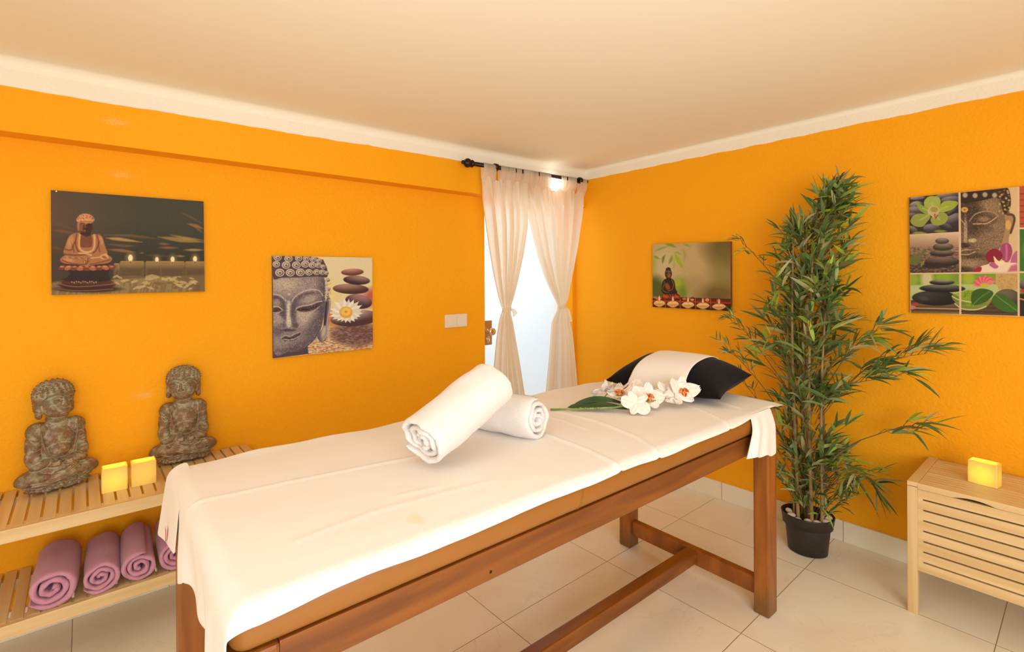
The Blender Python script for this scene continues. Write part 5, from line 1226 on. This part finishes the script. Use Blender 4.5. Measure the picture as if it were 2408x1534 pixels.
def art4(X, Y):
    p = Print(X, Y, (230, 190, 150))
    def cell(pts): q = Print(X, Y, (0, 0, 0)); q.poly(pts, (1, 1, 1), 3); p.clip = q.C[..., 0]
    # orchid on dark pebbles
    cell([(160, 190), (675, 146), (680, 550), (165, 578)])
    p.put(np.ones(X.shape), (54, 40, 40))
    for x, y, rx, ry, c0, c1, r in ((250, 200, 80, 18, (120, 104, 100), (180, 160, 150), -.1), (560, 170, 130, 26, (90, 78, 78), (170, 150, 144), -.15), (600, 215, 110, 34, (80, 68, 70), (150, 132, 130), -.1), (240, 270, 70, 36, (96, 82, 82), (176, 156, 150), -.1), (230, 325, 90, 38, (84, 72, 74), (160, 142, 138), 0), (200, 380, 60, 26, (70, 58, 60), (140, 124, 120), 0), (640, 420, 110, 62, (60, 48, 50), (150, 134, 130), -.2), (620, 340, 90, 26, (40, 30, 32), (110, 96, 96), -.5), (400, 510, 90, 44, (70, 58, 60), (150, 134, 130), 0), (200, 520, 60, 26, (84, 72, 74), (150, 132, 130), .4), (560, 500, 60, 34, (50, 40, 42), (110, 96, 96), .5)): p.ball(x, y, rx, ry, c0, c1, -.3, -.7, 4, r)
    p.ell(270, 565, 70, 16, (146, 150, 50), 10); p.ell(490, 545, 60, 14, (136, 140, 50), 10)
    for pts, c in (([(240, 230), (290, 270), (350, 300), (372, 380), (320, 360), (262, 310)], (150, 158, 58)), ([(320, 240), (360, 190), (420, 180), (480, 200), (490, 260), (440, 330), (380, 320), (330, 290)], (172, 176, 78)), ([(470, 300), (520, 240), (600, 228), (672, 246), (640, 300), (560, 340), (480, 350)], (166, 172, 62)), ([(178, 440), (220, 376), (300, 362), (388, 390), (350, 450), (300, 498), (220, 490)], (156, 156, 70)), ([(388, 420), (440, 370), (530, 352), (568, 400), (540, 460), (470, 486), (410, 470)], (158, 158, 66))):
        p.poly(smooth(pts), c, 4); cx = sum(a for a, b in pts)/len(pts); cy = sum(b for a, b in pts)/len(pts)
        p.line([(420, 350), (cx, cy)], 8, (196, 198, 110), 10, .6)
    p.poly(smooth([(362, 310), (410, 280), (470, 300), (478, 350), (440, 416), (400, 390), (360, 360)]), (212, 176, 120), 5); p.ell(425, 320, 40, 28, (170, 146, 70), 12); p.poly([(425, 360), (468, 370), (440, 414)], (206, 140, 110), 6); p.curve([(430, 370), (438, 410), (462, 380)], 5, (160, 60, 60), 4)
    # misty stack of stones
    cell([(166, 584), (680, 552), (684, 968), (176, 976)])
    p.put(np.clip((Y-560)/160, 0, 1), (166, 124, 96)); p.put(np.clip((Y-700)/120, 0, 1), (132, 94, 72)); p.put(np.clip((Y-840)/80, 0, 1), (80, 56, 44))
    w_ = vnoise(X, Y*3, 22, 6); p.put((w_ > .6)*np.clip((Y-690)/80, 0, .45), (176, 136, 110)); p.put((w_ < .35)*np.clip((Y-690)/80, 0, .5), (70, 50, 40))
    p.ball(500, 860, 190, 50, (50, 36, 30), (130, 104, 88), 0, -.8, 4); p.ball(505, 772, 125, 36, (54, 40, 34), (150, 124, 106), .1, -.8, 4); p.ball(518, 706, 107, 42, (66, 52, 42), (160, 134, 112), .1, -.8, 4, -.03); p.ball(508, 645, 72, 32, (78, 64, 54), (160, 138, 118), 0, -.8, 4)
    p.ell(430, 900, 140, 24, (52, 38, 30), 12)
    p.poly(smooth([(182, 800), (280, 770), (320, 722), (330, 770), (290, 800), (280, 870), (220, 890), (180, 880)]), (106, 112, 50), 10, .9); p.curve([(290, 910), (330, 840), (388, 754)], 5, (110, 110, 60), 4); p.poly(smooth([(286, 910), (296, 860), (330, 850), (310, 890)]), (130, 134, 50), 5)
    # black stones on wood
    cell([(178, 990), (682, 984), (686, 1396), (186, 1386)])
    p.put(np.ones(X.shape), (128, 150, 40)); p.ell(350, 1040, 60, 110, (226, 200, 150), 50, 0, .9); p.ell(200, 1040, 60, 60, (180, 186, 60), 40, 0, .6); p.ell(520, 1030, 80, 60, (150, 176, 30), 40, 0, .8); p.put(np.clip((Y-1090)/20, 0, 1), (196, 196, 130)); p.put(np.clip((Y-1250)/12, 0, 1), (104, 74, 46))
    for y, c in ((1262, (60, 42, 28)), (1300, (128, 96, 60)), (1335, (206, 170, 120)), (1350, (70, 48, 30)), (1375, (136, 108, 64))): p.line([(170, y), (700, y+12)], 6, c, 6, .8)
    p.clip = np.ones(X.shape); q = Print(X, Y, (0, 0, 0)); q.poly([(178, 990), (682, 984), (686, 1396), (186, 1386)], (1, 1, 1), 3); q.poly([(706, 984), (1284, 980), (1288, 1416), (706, 1398)], (1, 1, 1), 3); p.clip = q.C[..., 0]
    p.poly([(706, 984), (1284, 980), (1288, 1416), (706, 1398)], (130, 154, 36), 3); p.ell(780, 1030, 60, 60, (190, 186, 50), 40, 0, .7); p.poly([(706, 1090), (1284, 1090), (1284, 1420), (706, 1420)], (190, 190, 120), 16); p.poly([(706, 1250), (1284, 1240), (1288, 1420), (706, 1420)], (92, 64, 40), 14)
    for y in (1290, 1330, 1370): p.line([(706, y), (1288, y+14)], 5, (60, 42, 28), 6, .8)
    p.ball(440, 1235, 245, 76, (30, 24, 22), (70, 62, 58), -.5, -.5, 4, .03); p.ell(320, 1238, 48, 20, (86, 78, 74), 16, .1, .6); p.ball(510, 1135, 236, 42, (30, 24, 22), (120, 112, 96), 0, -.9, 4, .01); p.ball(505, 1072, 128, 28, (36, 30, 26), (150, 142, 120), .1, -.9, 4); p.ell(190, 1330, 46, 22, (216, 120, 120), 6); p.ell(230, 1296, 34, 12, (200, 60, 70), 5)
    # flower, bowl and leaves
    p.poly([(1060, 980), (1284, 980), (1284, 1150), (1100, 1150), (1060, 1080)], (206, 160, 96), 10); p.put((vnoise(X, Y, 9, 8) > .55)*((X > 1090) & (X < 1284) & (Y < 1150) & (Y > 980))*.4, (170, 120, 60)); p.ball(1180, 1260, 150, 120, (70, 54, 40), (120, 100, 76), -.2, -.7, 5)
    for k in range(11):
        a = math.pi+.28*k*1.02-.1; p.line([(950, 1100), (950+60*math.cos(a), 1090+52*math.sin(a)), (950+118*math.cos(a), 1096+96*math.sin(a))], 24, (226, 84, 96) if k % 2 else (236, 120, 124), 5, 1, True)
    p.ell(945, 1104, 46, 26, (196, 180, 60), 8)
    p.poly(smooth([(608, 1210), (640, 1186), (800, 1160), (980, 1190), (1024, 1220), (1000, 1290), (920, 1345), (760, 1350), (680, 1310), (620, 1250)]), (150, 158, 60), 4, .75); p.poly(smooth([(690, 1200), (760, 1150), (880, 1170), (980, 1230), (900, 1300), (760, 1310)]), (142, 160, 36), 14, .9); p.put((vnoise(X, Y, 12, 12) > .6)*((np.hypot((X-820)/150, (Y-1240)/80)) < 1)*.5, (100, 120, 24)); p.curve([(612, 1215), (680, 1250), (820, 1276), (960, 1262), (1022, 1220)], 5, (214, 206, 140), 4); p.curve([(640, 1290), (720, 1345), (860, 1352), (960, 1320)], 6, (206, 196, 140), 5)
    p.poly(smooth([(806, 1250), (822, 1170), (900, 1136), (1000, 1150), (1038, 1190), (980, 1260), (900, 1296), (830, 1306)]), (58, 92, 26), 4); p.curve([(830, 1300), (900, 1230), (1000, 1166)], 5, (110, 140, 60), 5, .8)
    p.poly(smooth([(1026, 1230), (1070, 1192), (1140, 1196), (1230, 1260), (1280, 1320), (1284, 1375), (1180, 1380), (1080, 1340), (1030, 1290)]), (66, 100, 28), 4); p.curve([(1060, 1200), (1150, 1270), (1276, 1360)], 5, (120, 146, 60), 5, .8)
    # face
    cell([(700, 146), (1284, 84), (1284, 964), (704, 966)])
    p.put(np.ones(X.shape), (226, 182, 134)); face = smooth([(690, 130), (1000, 110), (1090, 190), (1140, 330), (1160, 480), (1130, 640), (1080, 760), (1000, 870), (900, 940), (830, 966), (690, 980)])
    p.poly(smooth([(1120, 350), (1200, 350), (1262, 400), (1250, 480), (1200, 600), (1190, 680), (1120, 740), (1100, 600)]), (176, 132, 88), 6); p.curve([(1180, 370), (1240, 380), (1252, 440), (1216, 560)], 12, (92, 62, 40), 10); p.ell(1190, 480, 30, 50, (226, 166, 84), 14)
    p.poly(face, (122, 90, 66), 6); cl = p.clip; q = Print(X, Y, (0, 0, 0)); q.poly(face, (1, 1, 1), 6); p.clip = cl*q.C[..., 0]
    p.ell(800, 300, 160, 190, (60, 40, 28), 120, 0, .9); p.ell(1000, 280, 110, 60, (168, 130, 96), 70, .2, .8); p.ell(1080, 560, 90, 240, (150, 114, 84), 90, 0, .8); p.ell(880, 530, 130, 70, (66, 44, 30), 60, 0, .8); p.ell(960, 640, 100, 120, (146, 110, 80), 80, 0, .8); p.ell(750, 560, 16, 150, (196, 160, 120), 16); p.ell(820, 640, 44, 22, (214, 180, 136), 12); p.ell(730, 690, 60, 26, (54, 36, 26), 16); p.ell(800, 880, 120, 50, (170, 134, 100), 50, 0, .8); p.ell(830, 800, 140, 30, (64, 44, 30), 30, 0, .7); p.ell(720, 940, 100, 30, (60, 40, 28), 24)
    p.ell(960, 420, 110, 50, (92, 64, 44), 36); p.ell(940, 420, 60, 26, (150, 116, 84), 20); p.curve([(830, 470), (900, 468), (980, 460), (1070, 400)], 6, (206, 166, 120), 5); p.curve([(790, 440), (850, 370), (940, 340), (1030, 345), (1085, 390)], 7, (170, 132, 96), 6); p.curve([(706, 430), (740, 480), (745, 560), (735, 640)], 6, (190, 150, 110), 6)
    p.curve([(706, 748), (760, 736), (820, 740), (890, 726)], 7, (190, 150, 112), 5); p.poly(smooth([(706, 752), (780, 744), (890, 730), (820, 780), (706, 786)]), (110, 76, 54), 5); p.curve([(706, 784), (780, 784), (850, 756)], 6, (196, 156, 116), 5)
    p.put((vnoise(X, Y, 5, 3) > .66)*.35, (206, 170, 128)); p.put((vnoise(X, Y, 6, 5) > .68)*.3, (50, 34, 24)); p.clip = cl
    p.poly(smooth([(690, 130), (1060, 90), (1180, 95), (1216, 200), (1210, 300), (1160, 372), (1130, 320), (1080, 200), (900, 230), (690, 250)]), (52, 36, 26), 8, .95)
    for x, y in ((745, 172), (848, 176), (950, 166), (1050, 172)): p.ell(x, y, 26, 26, (190, 160, 124), 14)
    for k in range(26): a = k*2.4; p.ell(1150+50*math.sin(a), 120+k*9.5, 12, 11, (196, 150, 84) if k % 2 else (120, 88, 56), 5)
    p.ell(740, 322, 36, 28, (214, 160, 76), 5); p.ell(740, 322, 10, 8, (130, 90, 50), 4)
    p.poly(smooth([(1104, 760), (1120, 690), (1170, 666), (1216, 690), (1232, 770), (1190, 860), (1130, 840)]), (168, 70, 110), 5); p.curve([(1170, 690), (1175, 760), (1170, 840)], 10, (214, 130, 150), 12, .7); p.poly(smooth([(962, 790), (1010, 735), (1080, 730), (1134, 790), (1100, 850), (1020, 866), (975, 850)]), (142, 30, 50), 5)
    p.poly(smooth([(1232, 800), (1284, 750), (1300, 900), (1220, 880)]), (190, 100, 130), 5); p.poly(smooth([(830, 966), (900, 910), (1000, 880), (1100, 860), (1200, 870), (1290, 880), (1290, 980), (830, 980)]), (246, 206, 176), 6); p.poly(smooth([(824, 964), (880, 912), (916, 920), (900, 964)]), (170, 34, 60), 6); p.poly(smooth([(994, 890), (1040, 865), (1090, 910), (1050, 930)]), (190, 90, 130), 8); p.poly(smooth([(1040, 800), (1090, 850), (1150, 850), (1120, 900), (1060, 880)]), (248, 214, 160), 8); p.poly([(1220, 900), (1290, 880), (1290, 960), (1180, 966)], (190, 80, 110), 24, .8)
    # third column, running out of the photograph
    cell([(1306, 70), (2010, 10), (2010, 500), (1308, 506)]); p.put(np.ones(X.shape), (190, 84, 46)); 
    for y in range(60, 500, 62): p.line([(1300, y+100), (2010, y+70)], 5, (140, 54, 34), 5)
    for k in range(6): p.ell(1420+k*80, 330, 44, 26, (230, 150, 90), 16, k)
    cell([(1308, 524), (2010, 522), (2010, 962), (1308, 958)]); p.put(np.ones(X.shape), (64, 110, 36)); p.ell(1520, 740, 150, 130, (150, 170, 60), 90); p.ell(1520, 740, 60, 60, (236, 190, 200), 20)
    cell([(1308, 976), (2010, 980), (2010, 1440), (1310, 1420)]); p.put(np.ones(X.shape), (110, 140, 50)); p.put(np.clip((Y-1180)/20, 0, 1), (44, 34, 32)); p.ball(1420, 1100, 120, 60, (60, 50, 48), (130, 118, 112), -.3, -.8, 5); p.ell(1370, 1160, 50, 22, (200, 40, 60), 6); p.ball(1520, 1290, 140, 70, (40, 32, 30), (110, 98, 92), -.3, -.8, 5); p.line([(1310, 1240), (1500, 1290)], 7, (206, 140, 70), 5)
    p.clip = np.ones(X.shape)
    return p.grain(6, .05, 4)

M_edge = mat('canvas_edge', srgb((120, 92, 66)), .8)
mt = bpy.data.materials.new('canvas_ink'); mt.use_nodes = True; t = NT(mt); b = t.n['Principled BSDF']; b.inputs['Roughness'].default_value = .62; b.inputs['Specular IOR Level'].default_value = .3
a_ = t.add('ShaderNodeVertexColor'); a_.layer_name = 'ink'; t.link(a_.outputs[0], b.inputs['Base Color'])
tc = t.add('ShaderNodeTexCoord'); wv_ = t.add('ShaderNodeTexNoise'); wv_.inputs['Scale'].default_value = 700; t.link(tc.outputs['Object'], wv_.inputs['Vector'])
bp = t.add('ShaderNodeBump'); bp.inputs['Strength'].default_value = .25; bp.inputs['Distance'].default_value = .0006; t.link(wv_.outputs['Fac'], bp.inputs['Height']); t.link(bp.outputs[0], b.inputs['Normal'])
M_ink = mt
def canvas(P_tl, P_tr, P_br, P_bl, px_tl, px_tr, px_br, px_bl, art, n, wall_n, depth, label, gain=(1, 1, 1), edge=None):
    """print on a stretched canvas: corners in the room, corners in drawing units"""
    Q = [Vector(q) for q in (P_tl, P_tr, P_br, P_bl)]; c = sum(Q, Vector())/4; nv = Vector(wall_n)
    root = empty('canvas_print', c-nv*depth); tag(root, label, 'picture')
    nx, nz = n
    H_ = homography([(0, 0), (1, 0), (1, 1), (0, 1)], [px_tl, px_tr, px_br, px_bl])
    U, V = np.meshgrid(np.linspace(0, 1, nx), np.linspace(0, 1, nz))
    den = H_[2, 0]*U+H_[2, 1]*V+H_[2, 2]; X = (H_[0, 0]*U+H_[0, 1]*V+H_[0, 2])/den; Y = (H_[1, 0]*U+H_[1, 1]*V+H_[1, 2])/den
    col = np.clip(art(X, Y).C/255.0, 0, 1); lin = np.where(col <= .04045, col/12.92, ((col+.055)/1.055)**2.4)*np.array(gain); lin = np.clip(lin, 0, .95)
    q = [np.array(v-root.location) for v in Q]
    P = (q[0][None, None]*(1-U[..., None])*(1-V[..., None])+q[1][None, None]*U[..., None]*(1-V[..., None])+q[2][None, None]*U[..., None]*V[..., None]+q[3][None, None]*(1-U[..., None])*V[..., None])
    I = np.arange(nx*nz).reshape(nz, nx); F = np.stack([I[:-1, :-1], I[1:, :-1], I[1:, 1:], I[:-1, 1:]], -1).reshape(-1, 4)
    me = bpy.data.meshes.new('print'); me.vertices.add(nx*nz); me.vertices.foreach_set('co', P.reshape(-1).astype(np.float32))
    me.loops.add(F.size); me.loops.foreach_set('vertex_index', F.reshape(-1)); me.polygons.add(len(F)); me.polygons.foreach_set('loop_start', np.arange(0, F.size, 4)); me.update(calc_edges=True)
    at = me.color_attributes.new('ink', 'FLOAT_COLOR', 'POINT'); at.data.foreach_set('color', np.concatenate([lin, np.ones(lin.shape[:2]+(1,))], -1).reshape(-1).astype(np.float32))
    link('print', me, root, M_ink)
    # wrapped sides and back of the stretcher
    bm = bmesh.new(); fr = [bm.verts.new(Vector(v)) for v in q]; bk = [bm.verts.new(Vector(v)-nv*(depth-.0015)) for v in q]; fi = [bm.verts.new(Vector(v)-nv*.0006) for v in q]
    for k in range(4): bm.faces.new((fi[k], fi[(k+1) % 4], bk[(k+1) % 4], bk[k])); bm.faces.new((fr[k], fr[(k+1) % 4], fi[(k+1) % 4], fi[k]))
    bm.faces.new(bk[::-1]); bm.faces.new(fi)
    obj('wrapped_edge', bm, edge or M_edge, root)
    return root
G_ = (.90, .98, .98)
y = YL-.016
p1 = canvas((-.084, y, 1.595), (.397, y, 1.600), (.400, y, 1.2145), (-.083, y, 1.2115), (505, 200), (2035, 318), (2050, 1215), (517, 1250), art1, (380, 300), (0, -1, 0), .016, 'dark canvas print of a seated figure beside candles, above the statues', G_, mat('canvas_edge_dark', srgb((60, 46, 38)), .8))
bm = bmesh.new(); tube(bm, [(-.2265+.0, -.022, .186), (-.2265, -.016, .186)], .0022, 8); obj('pin', bm, M_metal, p1)
y = YL-.018
canvas((.672, y, 1.374), (1.162, y, 1.377), (1.165, y, .900), (.674, y, .899), (195, 195), (1312, 215), (1322, 1245), (210, 1360), art2, (300, 300), (0, -1, 0), .018, 'square canvas print with half a grey stone face, stacked pebbles and a daisy', G_, mat('canvas_edge_grey', srgb((110, 90, 96)), .8))
x = XR-.022
canvas((x, 1.824, 1.477), (x, 1.322, 1.466), (x, 1.3215, 1.077), (x, 1.8245, 1.080), (388, 243), (1655, 185), (1672, 1345), (378, 1268), art3, (270, 220), (-1, 0, 0), .022, 'small canvas print of a dark figurine and five floating candles, left of the bamboo', G_, mat('canvas_edge_brown', srgb((130, 84, 44)), .8))
x = XR-.014
# only the left two thirds of this one are inside the photograph
canvas((x, .527, 1.6125), (x, .005, 1.6125), (x, .005, 1.110), (x, .525, 1.107), (168.,196.), (2045.9,8.9), (2051.8,1450.7), (178.8,1385.), art4, (460, 420), (-1, 0, 0), .014, 'large collage canvas print with orchid, pebbles and a face, above the storage bench', G_, mat('canvas_edge_tan', srgb((150, 112, 80)), .8))
